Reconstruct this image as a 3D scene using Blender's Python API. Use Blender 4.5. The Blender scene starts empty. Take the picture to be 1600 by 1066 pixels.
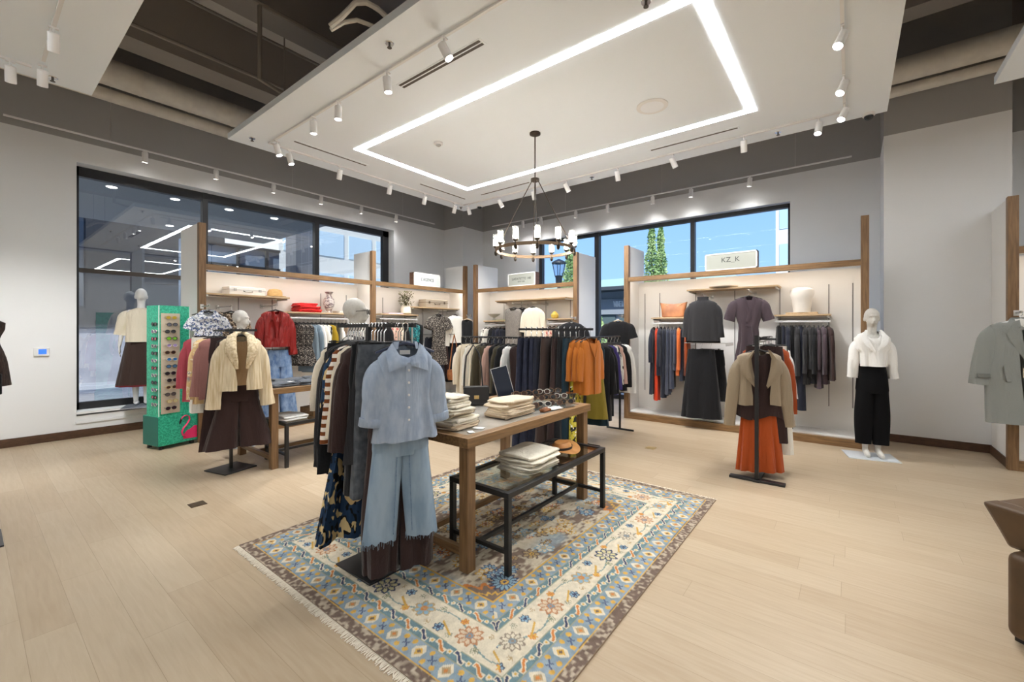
import bpy, bmesh, math, random
import numpy as np
from math import sin, cos, pi, radians as R
random.seed(7)
SC = bpy.context.scene
COL = SC.collection

# ------------------------------------------------------------------ camera, sky, sun, exposure
YAW = math.atan2(528.3, 673.0)                      # view direction, measured from +X towards +Y
cam = bpy.data.objects.new('camera', bpy.data.cameras.new('camera'))
COL.objects.link(cam)
cam.location = (0, 0, 1.55)
cam.rotation_euler = (R(90), 0, YAW - R(90))
cam.data.sensor_width = 36
cam.data.lens = 673.0 / 1600 * 36
cam.data.shift_y = -18.0 / 1600
cam.data.clip_start = 0.05
cam.data.clip_end = 400
SC.camera = cam
SC.view_settings.view_transform = 'Standard'
SC.view_settings.look = 'None'
SC.view_settings.gamma = 1
SC.view_settings.use_curve_mapping = False
SC.view_settings.exposure = 0.66
SC.cycles.use_denoising = True
SC.cycles.max_bounces = 8
SC.cycles.diffuse_bounces = 5
SC.cycles.glossy_bounces = 4
SC.cycles.transparent_max_bounces = 12
SC.cycles.caustics_reflective = False
SC.cycles.caustics_refractive = False
SC.cycles.sample_clamp_indirect = 6

wd = bpy.data.worlds.new('sky'); SC.world = wd; wd.use_nodes = True
wn, wl = wd.node_tree.nodes, wd.node_tree.links
bg = wn['Background']
tc = wn.new('ShaderNodeTexCoord'); sx = wn.new('ShaderNodeSeparateXYZ'); wl.new(tc.outputs['Generated'], sx.inputs[0])
rmp = wn.new('ShaderNodeValToRGB'); wl.new(sx.outputs['Z'], rmp.inputs[0])
rmp.color_ramp.elements[0].color = (.40, .66, 1.0, 1); rmp.color_ramp.elements[1].color = (.15, .36, .92, 1)
rmp.color_ramp.elements[0].position = .02; rmp.color_ramp.elements[1].position = .55
mp = wn.new('ShaderNodeMapping'); mp.inputs['Scale'].default_value = (2.2, 2.2, 4.5); wl.new(tc.outputs['Generated'], mp.inputs[0])
nz = wn.new('ShaderNodeTexNoise'); nz.inputs['Scale'].default_value = 1.4; nz.inputs['Detail'].default_value = 6; wl.new(mp.outputs[0], nz.inputs[0])
cr = wn.new('ShaderNodeValToRGB'); wl.new(nz.outputs[0], cr.inputs[0])
cr.color_ramp.elements[0].position = .60; cr.color_ramp.elements[1].position = .78
mx = wn.new('ShaderNodeMix'); mx.data_type = 'RGBA'
wl.new(cr.outputs[0], mx.inputs[0]); wl.new(rmp.outputs[0], mx.inputs[6]); mx.inputs[7].default_value = (1, 1, 1, 1)
wl.new(mx.outputs[2], bg.inputs[0]); bg.inputs[1].default_value = .82

SUN = bpy.data.objects.new('sun', bpy.data.lights.new('sun', 'SUN')); COL.objects.link(SUN)
SUN.data.energy = 4.2; SUN.data.angle = R(1); SUN.data.color = (1, .96, .9)
SUN.rotation_euler = (R(48), 0, R(-60))

LED_E = 19.0        # luminous ceiling lines
SPOT_W = 80.0      # each track spotlight
BAY_W = 1.5        # lamp strip under each wall bay's header

# ------------------------------------------------------------------ mesh builder
class MB:
    def __init__(s): s.v = []; s.f = []; s.m = []
    def add(s, vs, fs, mi=0):
        o = len(s.v); s.v.extend(vs); s.f.extend([tuple(i + o for i in f) for f in fs]); s.m.extend([mi] * len(fs)); return s
    def box(s, x0, y0, z0, x1, y1, z1, mi=0):
        x0, x1 = min(x0, x1), max(x0, x1); y0, y1 = min(y0, y1), max(y0, y1); z0, z1 = min(z0, z1), max(z0, z1)
        vs = [(x, y, z) for z in (z0, z1) for y in (y0, y1) for x in (x0, x1)]
        return s.add(vs, [(0, 2, 3, 1), (4, 5, 7, 6), (0, 1, 5, 4), (2, 6, 7, 3), (0, 4, 6, 2), (1, 3, 7, 5)], mi)
    def loft(s, rings, closed=True, c0=False, c1=False, mi=0):
        n = len(rings[0]); vs = [p for r in rings for p in r]; fs = []
        for k in range(len(rings) - 1):
            for i in range(n if closed else n - 1):
                j = (i + 1) % n
                fs.append((k * n + i, k * n + j, (k + 1) * n + j, (k + 1) * n + i))
        if c0: fs.append(tuple(range(n))[::-1])
        if c1: fs.append(tuple((len(rings) - 1) * n + i for i in range(n)))
        return s.add(vs, fs, mi)
    def tube(s, pts, r, n=8, mi=0, caps=True, flat=1.0):
        P = [np.array(p, float) for p in pts]; rings = []; u = None
        for i, p in enumerate(P):
            d = (P[min(i + 1, len(P) - 1)] - P[max(i - 1, 0)]); d = d / (np.linalg.norm(d) + 1e-9)
            if u is None:
                u = np.cross(d, (0, 0, 1) if abs(d[2]) < .9 else (1, 0, 0))
            u = u - d * u.dot(d); u = u / (np.linalg.norm(u) + 1e-9); w = np.cross(d, u)
            rr = r[i] if isinstance(r, (list, tuple)) else r
            rings.append([tuple(p + rr * (cos(2 * pi * k / n) * u + flat * sin(2 * pi * k / n) * w)) for k in range(n)])
        return s.loft(rings, True, caps, caps, mi)
    def lathe(s, prof, n=20, c=(0, 0, 0), mi=0, c0=True, c1=True):
        rings = [[(c[0] + r * cos(2 * pi * k / n), c[1] + r * sin(2 * pi * k / n), c[2] + z) for k in range(n)] for r, z in prof]
        return s.loft(rings, True, c0, c1, mi)
    def ball(s, c, rx, ry, rz, n=14, m=9, mi=0):
        rings = [[(c[0] + rx * sin(pi * (j + .001) / m) * cos(2 * pi * k / n), c[1] + ry * sin(pi * (j + .001) / m) * sin(2 * pi * k / n), c[2] - rz * cos(pi * j / m)) for k in range(n)] for j in range(m + 1)]
        return s.loft(rings, True, False, False, mi)
    def prism(s, poly, y0, y1, mi=0):        # polygon in x,z pushed from y0 to y1
        n = len(poly); vs = [(x, y0, z) for x, z in poly] + [(x, y1, z) for x, z in poly]
        fs = [tuple(range(n)), tuple(range(n, 2 * n))[::-1]] + [(i, n + i, n + (i + 1) % n, (i + 1) % n) for i in range(n)]
        return s.add(vs, fs, mi)
    def slab(s, poly, z0, z1, mi=0):         # polygon in x,y pushed from z0 to z1
        n = len(poly); vs = [(x, y, z0) for x, y in poly] + [(x, y, z1) for x, y in poly]
        fs = [tuple(range(n))[::-1], tuple(range(n, 2 * n))] + [(i, (i + 1) % n, n + (i + 1) % n, n + i) for i in range(n)]
        return s.add(vs, fs, mi)
    def xf(s, fn): s.v = [fn(*p) for p in s.v]; return s
    def build(s, name, mats, parent=None, loc=(0, 0, 0), rz=0.0, smooth=True, bevel=0.0, ang=40, rot=None):
        me = bpy.data.meshes.new(name); me.from_pydata(s.v, [], s.f)
        for m in (mats if isinstance(mats, (list, tuple)) else [mats]): me.materials.append(m)
        me.polygons.foreach_set('material_index', s.m)
        bm = bmesh.new(); bm.from_mesh(me); bmesh.ops.recalc_face_normals(bm, faces=bm.faces); bm.to_mesh(me); bm.free()
        if smooth:
            me.polygons.foreach_set('use_smooth', [True] * len(me.polygons)); me.set_sharp_from_angle(angle=R(ang))
        me.update()
        o = bpy.data.objects.new(name, me); COL.objects.link(o)
        o.location = loc; o.rotation_euler = rot if rot else (0, 0, rz)
        if parent: o.parent = parent
        if bevel:
            b = o.modifiers.new('bevel', 'BEVEL'); b.width = bevel; b.segments = 2; b.limit_method = 'ANGLE'
        return o

def tag(o, label=None, cat=None, group=None, kind=None):
    if label: o['label'] = label
    if cat: o['category'] = cat
    if group: o['group'] = group
    if kind: o['kind'] = kind
    return o
def thing(name, label, cat, loc=(0, 0, 0), rz=0.0, group=None):
    o = bpy.data.objects.new(name, None); COL.objects.link(o); o.empty_display_size = .1
    o.location = loc; o.rotation_euler = (0, 0, rz)
    return tag(o, label, cat, group)
def struct(o): o['kind'] = 'structure'; return o
def copy_tree(o, parent=None):
    c = o.copy(); COL.objects.link(c)
    if parent: c.parent = parent
    for ch in list(o.children): copy_tree(ch, c)
    return c
ORD = ['first', 'second', 'third', 'fourth', 'fifth', 'sixth', 'seventh', 'eighth', 'ninth', 'tenth', 'eleventh', 'twelfth', 'thirteenth', 'fourteenth', 'fifteenth', 'sixteenth', 'seventeenth', 'eighteenth']

# ------------------------------------------------------------------ materials
_M = {}
def mat(name, col=(.8, .8, .8), rough=.6, metal=0.0, emit=0.0, ecol=None, spec=.5, bump=0.0, bscale=200.0, coat=0.0, sheen=0.0, alpha=None):
    if name in _M: return _M[name]
    m = bpy.data.materials.new(name); m.use_nodes = True; _M[name] = m
    N, L = m.node_tree.nodes, m.node_tree.links; b = N['Principled BSDF']
    b.inputs['Base Color'].default_value = (*col, 1); b.inputs['Roughness'].default_value = rough; b.inputs['Metallic'].default_value = metal
    b.inputs['Specular IOR Level'].default_value = spec
    if coat: b.inputs['Coat Weight'].default_value = coat
    if sheen: b.inputs['Sheen Weight'].default_value = sheen
    if emit:
        b.inputs['Emission Color'].default_value = (*(ecol or col), 1); b.inputs['Emission Strength'].default_value = emit
    if alpha is not None: b.inputs['Alpha'].default_value = alpha
    if bump:
        t = N.new('ShaderNodeTexCoord'); n = N.new('ShaderNodeTexNoise'); n.inputs['Scale'].default_value = bscale; n.inputs['Detail'].default_value = 3
        L.new(t.outputs['Object'], n.inputs[0]); bp = N.new('ShaderNodeBump'); bp.inputs['Strength'].default_value = bump; bp.inputs['Distance'].default_value = .01
        L.new(n.outputs[0], bp.inputs['Height']); L.new(bp.outputs[0], b.inputs['Normal'])
    return m
def srgb(r, g, b): return tuple(((c / 255) / 12.92 if c / 255 < .04045 else ((c / 255 + .055) / 1.055) ** 2.4) for c in (r, g, b))
def drape(m, strength=.55, sc=(11, 11, 2.6), dist=.035):
    """soft hanging folds on top of the weave"""
    N, L = m.node_tree.nodes, m.node_tree.links; b = N['Principled BSDF']
    t = N.new('ShaderNodeTexCoord'); p = N.new('ShaderNodeMapping'); p.inputs['Scale'].default_value = sc; L.new(t.outputs['Object'], p.inputs[0])
    n = N.new('ShaderNodeTexNoise'); n.inputs['Scale'].default_value = 1.0; n.inputs['Detail'].default_value = 2.5; n.inputs['Distortion'].default_value = .7; L.new(p.outputs[0], n.inputs[0])
    bp = N.new('ShaderNodeBump'); bp.inputs['Strength'].default_value = strength; bp.inputs['Distance'].default_value = dist; L.new(n.outputs[0], bp.inputs['Height'])
    if b.inputs['Normal'].links: L.new(b.inputs['Normal'].links[0].from_socket, bp.inputs['Normal'])
    L.new(bp.outputs[0], b.inputs['Normal']); return m
def fab(name, rgb, rough=.9, bump=.25, bscale=90.0, sheen=.15, fold=.55):
    if 'cloth_' + name in _M: return _M['cloth_' + name]
    m = mat('cloth_' + name, srgb(*rgb), rough, bump=bump, bscale=bscale, sheen=sheen, spec=.25); return drape(m, fold) if fold else m
def noisemat(name, c0, c1, scale=(1, 1, 1), ns=5.0, rough=.6, lo=.35, hi=.65, detail=5, bump=.0, coat=0.0, spec=.5, dist=0.0):
    if name in _M: return _M[name]
    m = mat(name, c0, rough, coat=coat, spec=spec); N, L = m.node_tree.nodes, m.node_tree.links; b = N['Principled BSDF']
    t = N.new('ShaderNodeTexCoord'); p = N.new('ShaderNodeMapping'); p.inputs['Scale'].default_value = scale; L.new(t.outputs['Object'], p.inputs[0])
    n = N.new('ShaderNodeTexNoise'); n.inputs['Scale'].default_value = ns; n.inputs['Detail'].default_value = detail; n.inputs['Distortion'].default_value = dist; L.new(p.outputs[0], n.inputs[0])
    r = N.new('ShaderNodeValToRGB'); r.color_ramp.elements[0].position = lo; r.color_ramp.elements[1].position = hi
    r.color_ramp.elements[0].color = (*c0, 1); r.color_ramp.elements[1].color = (*c1, 1); L.new(n.outputs[0], r.inputs[0]); L.new(r.outputs[0], b.inputs['Base Color'])
    if bump:
        bp = N.new('ShaderNodeBump'); bp.inputs['Strength'].default_value = bump; bp.inputs['Distance'].default_value = .01; L.new(n.outputs[0], bp.inputs['Height']); L.new(bp.outputs[0], b.inputs['Normal'])
    return m
def printmat(name, base, cols, scale=30.0, stretch=(1, 1, 1), mode='spots', rough=.85):
    """printed cloth: blobs of several colours on a base"""
    name = 'print_' + name
    if name in _M: return _M[name]
    m = mat(name, srgb(*base), rough, spec=.25); N, L = m.node_tree.nodes, m.node_tree.links; b = N['Principled BSDF']
    t = N.new('ShaderNodeTexCoord'); p = N.new('ShaderNodeMapping'); p.inputs['Scale'].default_value = stretch; L.new(t.outputs['Object'], p.inputs[0])
    last = None
    for k, (c, lo, hi, sc) in enumerate(cols):
        if mode == 'stripes':
            n = N.new('ShaderNodeTexWave'); n.bands_direction = 'Z'; n.inputs['Scale'].default_value = scale * sc; n.inputs['Distortion'].default_value = .3; n.inputs['Detail'].default_value = 0
        else:
            n = N.new('ShaderNodeTexNoise'); n.inputs['Scale'].default_value = scale * sc; n.inputs['Detail'].default_value = 1.5; n.inputs['Distortion'].default_value = .8
            o = N.new('ShaderNodeVectorMath'); o.operation = 'ADD'; o.inputs[1].default_value = (k * 3.7, k * 1.9, k * 5.3); L.new(p.outputs[0], o.inputs[0])
        L.new((p if mode == 'stripes' else o).outputs[0], n.inputs[0])
        r = N.new('ShaderNodeValToRGB'); r.color_ramp.elements[0].position = lo; r.color_ramp.elements[1].position = hi; L.new(n.outputs['Fac'] if 'Fac' in n.outputs else n.outputs[0], r.inputs[0])
        x = N.new('ShaderNodeMix'); x.data_type = 'RGBA'; L.new(r.outputs[0], x.inputs[0])
        if last is None: x.inputs[6].default_value = (*srgb(*base), 1)
        else: L.new(last, x.inputs[6])
        x.inputs[7].default_value = (*srgb(*c), 1); last = x.outputs[2]
    L.new(last, b.inputs['Base Color'])
    return drape(m)
def glassmat(name, tint=(1, 1, 1), refl=.09, rough=0.0):
    if name in _M: return _M[name]
    m = bpy.data.materials.new(name); m.use_nodes = True; _M[name] = m; N, L = m.node_tree.nodes, m.node_tree.links
    N.remove(N['Principled BSDF']); out = N['Material Output']
    t = N.new('ShaderNodeBsdfTransparent'); t.inputs[0].default_value = (*tint, 1)
    g = N.new('ShaderNodeBsdfGlossy'); g.inputs['Roughness'].default_value = rough
    f = N.new('ShaderNodeLayerWeight'); f.inputs[0].default_value = .5; pw = N.new('ShaderNodeMath'); pw.operation = 'POWER'; pw.inputs[1].default_value = 4; L.new(f.outputs['Facing'], pw.inputs[0])
    a = N.new('ShaderNodeMath'); a.operation = 'MULTIPLY_ADD'; a.inputs[1].default_value = .85; a.inputs[2].default_value = refl; a.use_clamp = True
    L.new(pw.outputs[0], a.inputs[0]); x = N.new('ShaderNodeMixShader'); L.new(a.outputs[0], x.inputs[0]); L.new(t.outputs[0], x.inputs[1]); L.new(g.outputs[0], x.inputs[2]); L.new(x.outputs[0], out.inputs[0])
    return m
def emitmat(name, col, e):
    if name in _M: return _M[name]
    m = bpy.data.materials.new(name); m.use_nodes = True; _M[name] = m; N, L = m.node_tree.nodes, m.node_tree.links
    N.remove(N['Principled BSDF']); x = N.new('ShaderNodeEmission'); x.inputs[0].default_value = (*col, 1); x.inputs[1].default_value = e; L.new(x.outputs[0], N['Material Output'].inputs[0])
    return m
def brickmat(name, c1, c2, mortar, bw, rh, ms, rough=.8, rot=(0, 0, 0), grain=None, spec=.5, offs=.5, bias=0.0, coat=0.0, stagger=False):
    if name in _M: return _M[name]
    m = mat(name, c1, rough, spec=spec, coat=coat); N, L = m.node_tree.nodes, m.node_tree.links; b = N['Principled BSDF']
    t = N.new('ShaderNodeTexCoord'); p = N.new('ShaderNodeMapping'); p.inputs['Rotation'].default_value = rot; L.new(t.outputs['Object'], p.inputs[0])
    k = N.new('ShaderNodeTexBrick'); k.inputs['Scale'].default_value = 1; k.inputs['Brick Width'].default_value = bw; k.inputs['Row Height'].default_value = rh; k.inputs['Mortar Size'].default_value = ms
    k.inputs['Mortar Smooth'].default_value = .3; k.inputs['Bias'].default_value = bias; k.offset = offs
    k.inputs['Color1'].default_value = (*c1, 1); k.inputs['Color2'].default_value = (*c2, 1); k.inputs['Mortar'].default_value = (*mortar, 1)
    src = p.outputs[0]
    if stagger:                                        # every row of planks starts at a random place
        sp = N.new('ShaderNodeSeparateXYZ'); L.new(p.outputs[0], sp.inputs[0]); dv = N.new('ShaderNodeMath'); dv.operation = 'DIVIDE'; dv.inputs[1].default_value = rh; L.new(sp.outputs['Y'], dv.inputs[0])
        fl = N.new('ShaderNodeMath'); fl.operation = 'FLOOR'; L.new(dv.outputs[0], fl.inputs[0]); wn_ = N.new('ShaderNodeTexWhiteNoise'); wn_.noise_dimensions = '1D'; L.new(fl.outputs[0], wn_.inputs['W'])
        ma = N.new('ShaderNodeMath'); ma.operation = 'MULTIPLY_ADD'; ma.inputs[1].default_value = bw * 7.3; L.new(wn_.outputs['Value'], ma.inputs[0]); L.new(sp.outputs['X'], ma.inputs[2])
        cb = N.new('ShaderNodeCombineXYZ'); L.new(ma.outputs[0], cb.inputs['X']); L.new(sp.outputs['Y'], cb.inputs['Y']); src = cb.outputs[0]
    L.new(src, k.inputs[0])
    col = k.outputs[0]
    if grain:
        q = N.new('ShaderNodeMapping'); q.inputs['Scale'].default_value = grain[0]; L.new(p.outputs[0], q.inputs[0])
        n = N.new('ShaderNodeTexNoise'); n.inputs['Scale'].default_value = grain[1]; n.inputs['Detail'].default_value = 6; n.inputs['Distortion'].default_value = .6; L.new(q.outputs[0], n.inputs[0])
        r = N.new('ShaderNodeValToRGB'); r.color_ramp.elements[0].position = .3; r.color_ramp.elements[1].position = .7; a = grain[2]
        r.color_ramp.elements[0].color = (a, a * .97, a * .93, 1); r.color_ramp.elements[1].color = (1.0, 1.0, 1.0, 1); L.new(n.outputs[0], r.inputs[0])
        x = N.new('ShaderNodeMix'); x.data_type = 'RGBA'; x.blend_type = 'MULTIPLY'; x.inputs[0].default_value = 1; L.new(col, x.inputs[6]); L.new(r.outputs[0], x.inputs[7]); col = x.outputs[2]
    L.new(col, b.inputs['Base Color'])
    return m

WHITE = mat('wall_white_paint', (.82, .82, .82), .9, spec=.2)
CEIL = mat('ceiling_white_paint', (.87, .92, .965), .95, spec=.1)
GREY = mat('upper_wall_grey_paint', (.38, .37, .36), .9, spec=.2)
DECK = mat('exposed_deck_paint', (.66, .63, .60), .9, spec=.2)
BEAM = mat('exposed_beam_paint', (.30, .27, .24), .9, spec=.2)
BAYW = mat('bay_white_laminate', (.84, .82, .79), .6, spec=.3)
OAKB = noisemat('walnut_stained_oak', srgb(110, 82, 54), srgb(138, 106, 72), (9, 9, .7), 6, .5, dist=.4)
OAKX = noisemat('table_oak_long', srgb(112, 84, 54), srgb(144, 110, 72), (.7, 9, 9), 6, .45, dist=.4)
OAKY = noisemat('table_oak_cross', srgb(108, 80, 50), srgb(138, 104, 68), (9, .7, 9), 6, .45, dist=.4)
SHELF = noisemat('shelf_oak', srgb(176, 148, 112), srgb(198, 172, 136), (1, 6, 6), 5, .5, dist=.3)
BASEB = noisemat('baseboard_walnut', srgb(72, 48, 32), srgb(88, 60, 40), (4, 4, 12), 5, .5)
FLOOR = brickmat('light_oak_planks', srgb(188, 170, 145), srgb(178, 158, 132), srgb(154, 135, 109), 1.55, .185, .0011, .42, (0, 0, R(90)), ((1.2, 14, 1), 3.0, .90), spec=.35, offs=0.0, stagger=True)
BLACK = mat('black_metal', (.012, .012, .013), .4, spec=.5)
CHROME = mat('chrome', (.75, .75, .76), .18, 1.0)
STEEL = mat('brushed_steel', (.62, .61, .59), .35, 1.0)
FRAME = mat('window_frame_black', (.018, .018, .02), .45)
FRAMEB = mat('window_frame_bronze', (.05, .036, .027), .45)
GLASS = glassmat('window_glass', (.93, .96, .97), .14)
CLEAR = glassmat('clear_glass', (.96, .98, .98), .10)
LED = emitmat('led_strip', (.93, .97, 1), LED_E)
SPOTE = emitmat('spot_lens', (1, .97, .92), 30)
WTRK = mat('white_track_metal', (.80, .79, .78), .5)
MANQ = noisemat('mannequin_stone_grey', srgb(196, 192, 184), srgb(206, 202, 194), (1, 1, 1), 60, .7)
MANW = mat('mannequin_white', (.80, .79, .78), .5)
PAPER = mat('paper_white', (.85, .84, .82), .8)
DARKW = mat('black_hanger_plastic', (.015, .014, .014), .5)

# ------------------------------------------------------------------ the setting
ZT = 4.25; ZC = 6.2                                  # paint line, deck
def st(name, m, boxes, bevel=0, smooth=False):
    b = MB()
    for q in boxes: b.box(*q)
    return struct(b.build(name, m, smooth=smooth, bevel=bevel))
XB, YB = -5.0, -8.0
st('floor', FLOOR, [(XB, YB, -.1, 9.1, 8.72, 0)])
st('ceiling', DECK, [(XB, YB, ZC, 9.4, 9.3, ZC + .2)])
# left wall with its window opening
def wall(name, lo, hi):
    b = MB()
    for q in lo: b.box(*q, 0)
    for q in hi: b.box(*q, 1)
    return struct(b.build(name, [WHITE, GREY], smooth=False))
LW = 8.70; WX0, WX1, WZ0, WZ1 = 1.0, 6.45, .37, 3.95
wall('wall_left', [(XB, LW, 0, WX0, LW + .35, ZT), (WX1, LW, 0, 8.4, LW + .35, ZT), (WX0, LW, WZ1, WX1, LW + .35, ZT), (WX0, LW, 0, WX1, LW + .35, WZ0 - .06)], [(XB, LW, ZT, 8.4, LW + .35, ZC)])
wall('wall_corner', [(8.08, 7.99, 0, 9.3, LW, ZT)], [(8.08, 7.99, ZT, 9.3, LW, ZC)])
RW = 8.87; RY0, RY1, RZ1 = .82, 6.2, 3.78
wall('wall_right', [(RW, RY1, 0, RW + .4, 7.99, ZT), (RW, -.37, 0, RW + .4, RY0, ZT), (RW, RY0, RZ1, RW + .4, RY1, ZT)], [(RW, -.37, ZT, RW + .4, 7.99, ZC)])
wall('wall_right_pier', [(7.944, -1.565, 0, 9.27, -.37, ZT)], [(7.944, -1.565, ZT, 9.27, -.37, ZC)])
wall('wall_right_return', [(RW, YB, 0, RW + .4, -1.565, ZT)], [(RW, YB, ZT, RW + .4, -1.565, ZC)])
wall('wall_near', [(XB - .2, YB, 0, XB, LW + .35, ZT)], [(XB - .2, YB, ZT, XB, LW + .35, ZC)])
wall('wall_rear', [(XB, YB - .2, 0, RW, YB, ZT)], [(XB, YB - .2, ZT, RW, YB, ZC)])
st('baseboard_left', BASEB, [(XB, LW - .018, 0, 8.08, LW, .112)], .003)
st('baseboard_right', BASEB, [(7.926, -1.565, 0, 7.944, -.37, .105)], .003)
st('baseboard_return', BASEB, [(7.21, -1.388, 0, 7.926, -1.374, .105)], .003)
st('trim_1', WHITE, [(WX0 - .01, LW - .02, .20, WX1, LW, .235), (WX0 - .01, LW - .03, .335, WX1, LW + .24, .37)], .003)
# left window: frame, mullions, transom, glass
b = MB(); gy = LW + .25
for q in [(WX0, gy - .03, WZ1 - .14, WX1, gy + .07, WZ1), (WX0, gy - .03, WZ0, WX1, gy + .07, WZ0 + .10), (WX0, gy - .03, WZ0, WX0 + .05, gy + .07, WZ1), (WX1 - .16, gy - .03, WZ0, WX1, gy + .07, WZ1),
          (2.585, gy - .04, WZ0, 2.665, gy + .07, WZ1), (4.60, gy - .04, WZ0, 4.69, gy + .07, WZ1)]: b.box(*q, 0)
b.box(WX0, gy - .02, 2.395, WX1, gy + .06, 2.46, 1)
w1 = struct(b.build('window_1', [FRAME, FRAMEB], smooth=False))
b = MB()
for a, c in ((WX0 + .05, 2.585), (2.665, 4.60), (4.69, WX1 - .16)):
    b.box(a, gy + .02, 2.46, c, gy + .026, WZ1 - .14); b.box(a, gy + .02, WZ0 + .1, c, gy + .026, 2.395)
b.build('pane', GLASS, w1, smooth=False)
# right window
b = MB(); gx = RW + .18
b.box(gx - .04, RY0, RZ1 - .07, gx + .06, RY1, RZ1, 0); b.box(gx - .04, RY0, 0, gx + .06, RY0 + .045, RZ1, 0); b.box(gx - .04, RY1 - .09, 0, gx + .06, RY1, RZ1, 0)
b.box(gx - .06, 4.53, 0, gx + .06, 4.64, RZ1, 0); b.box(gx - .05, 2.44, 0, gx + .06, 2.52, RZ1, 0); b.box(gx - .03, RY0, 0, gx + .05, RY1, .1, 0)
w2 = struct(b.build('window_2', [FRAME], smooth=False))
b = MB()
for a, c in ((RY0 + .045, 2.44), (2.52, 4.53), (4.64, RY1 - .09)): b.box(gx, a, .1, gx + .006, c, RZ1 - .07)
b.build('pane', glassmat('window_glass_right', (.97, .99, 1), .003), w2, smooth=False)

# exposed deck: beams, ducts, pipes
for k, (y, w, z) in enumerate(((1.2, .35, 5.35), (3.6, .35, 5.35), (5.45, .35, 5.35), (7.35, .4, 5.35))):
    o = st('trim_%d' % (k + 2), BEAM, [(XB, y, z, RW, y + w, ZC)])
o = st('trim_6', BEAM, [(8.0, -4.0, 5.25, 8.25, 7.9, ZC)]); o = st('trim_7', BEAM, [(6.9, YB, 5.35, 7.2, 8.6, ZC)])
DUCT = noisemat('spiral_duct_grey', (.66, .62, .56), (.74, .70, .63), (3, 3, 3), 3, .55)
def duct(name, label, p, q, r, spacing=.6):
    b = MB(); P, Q = np.array(p), np.array(q); L = np.linalg.norm(Q - P); n = int(L / spacing); pts = []; rr = []
    for i in range(1, n):
        for d, g in ((-.012, 1), (-.006, 1.022), (.006, 1.022), (.012, 1)):
            pts.append(tuple(P + (Q - P) * min(1, max(0, (i * spacing + d) / L)))); rr.append(r * g)
    b.tube(pts, rr, 24); return tag(b.build(name, DUCT), label, 'duct', 'air ducts under the ceiling')
duct('air_duct', 'large round beige air duct running along the left wall', (XB, 8.16, 5.15), (8.0, 8.16, 5.15), .18)
duct('air_duct', 'slim round beige air duct below the large one, left wall', (XB, 8.35, 4.905), (8.0, 8.35, 4.905), .088)
duct('air_duct', 'large round beige air duct running along the right wall', (7.60, -7.5, 4.95), (7.60, 7.5, 4.95), .15)
duct('air_duct', 'slim round beige air duct below the large one, right wall', (7.74, -7.5, 4.745), (7.74, 7.5, 4.745), .068)
def pipe(label, pts, r, m=BEAM, name='ceiling_pipe'):
    b = MB(); b.tube(pts, r, 8); return tag(b.build(name, m), label, 'pipe')
pipe('dark sprinkler pipe under the deck, nearest the left wall', [(XB, 6.75, 5.2), (8.0, 6.75, 5.2)], .025)
pipe('dark sprinkler pipe under the deck with hangers, above ceiling gap', [(XB, 5.2, 5.2), (RW, 5.2, 5.2)], .03)
pipe('thin dark conduit pipe under the deck, between two beams', [(XB, 6.4, 5.6), (RW, 6.4, 5.6)], .02)
pipe('black vertical drop pipe beside the white ceiling panel', [(2.05, 5.2, 5.2), (2.05, 5.2, 4.35), (2.3, 5.2, 4.3), (2.3, 5.2, 4.18)], .025)
pipe('pale flexible hose arching onto the white ceiling panel', [(1.86, 3.36, 4.04), (1.92, 3.28, 4.12), (2.0, 3.22, 4.25), (2.08, 3.19, 4.29), (2.18, 3.17, 4.29), (2.26, 3.14, 4.24), (2.31, 3.1, 4.165)], .022, DUCT, 'flexible_hose')
pipe('second pale flexible hose below the arching one', [(1.90, 3.42, 4.06), (1.98, 3.36, 4.14), (2.08, 3.32, 4.20), (2.20, 3.28, 4.20), (2.30, 3.24, 4.16)], .018, DUCT, 'flexible_hose')

# hanging white ceiling panels with luminous lines
CZ = 4.06
def lamp_spot(parent, loc, rot, w, size=R(75), blend=.7):
    l = bpy.data.lights.new('spot_lamp', 'SPOT'); l.energy = w; l.spot_size = size; l.spot_blend = blend; l.shadow_soft_size = .04; l.color = (.99, .985, .98)
    o = bpy.data.objects.new('spot_lamp', l); COL.objects.link(o); o.parent = parent; o.location = loc; o.rotation_euler = rot; return o
def panel(label, x0, y0, x1, y1, led, group='hanging white ceiling panels'):
    t = thing('ceiling_panel', label, 'ceiling panel', (0, 0, 0), 0, group)
    b = MB(); b.box(x0, y0, CZ, x1, y1, CZ + .075); b.build('panel_board', CEIL, t, smooth=False)
    b = MB()                                           # raised strips behind the edge, carrying the hangers
    for x in (x0 + .5, x1 - .5):
        for y in (y0 + .5, y1 - .5): b.tube([(x, y, CZ + .075), (x, y, ZC)], .008, 6)
    b.build('hanger_rod', BEAM, t)
    lx0, ly0, lx1, ly1 = led; w = .095
    for n, q in enumerate(((lx0, ly0, lx1, ly0 + w), (lx0, ly1 - w, lx1, ly1), (lx0, ly0 + w, lx0 + w, ly1 - w), (lx1 - w, ly0 + w, lx1, ly1 - w))):
        c = MB(); c.box(q[0], q[1], CZ - .0045, q[2], q[3], CZ + .01); o = c.build('led_line', LED, t, smooth=False)
    return t
PX0, PY0, PX1, PY1 = 2.15, -.335, 6.56, 6.45
panel('large white ceiling panel with glowing light rectangle over the racks', PX0, PY0, PX1, PY1, (3.35, .84, 5.61, 5.43))
panel('white ceiling panel at the upper left corner of the photo', -3.55, PY0, .85, 6.40, (-2.35, .84, -.1, 5.43))
panel('white ceiling panel at the upper right edge of the photo', PX0, -7.7, 6.52, -1.16, (3.35, -6.6, 5.61, -2.35))
panel('white ceiling panel behind the viewer', -3.55, -7.7, .85, -1.16, (-2.35, -6.6, -.1, -2.35))

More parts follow.
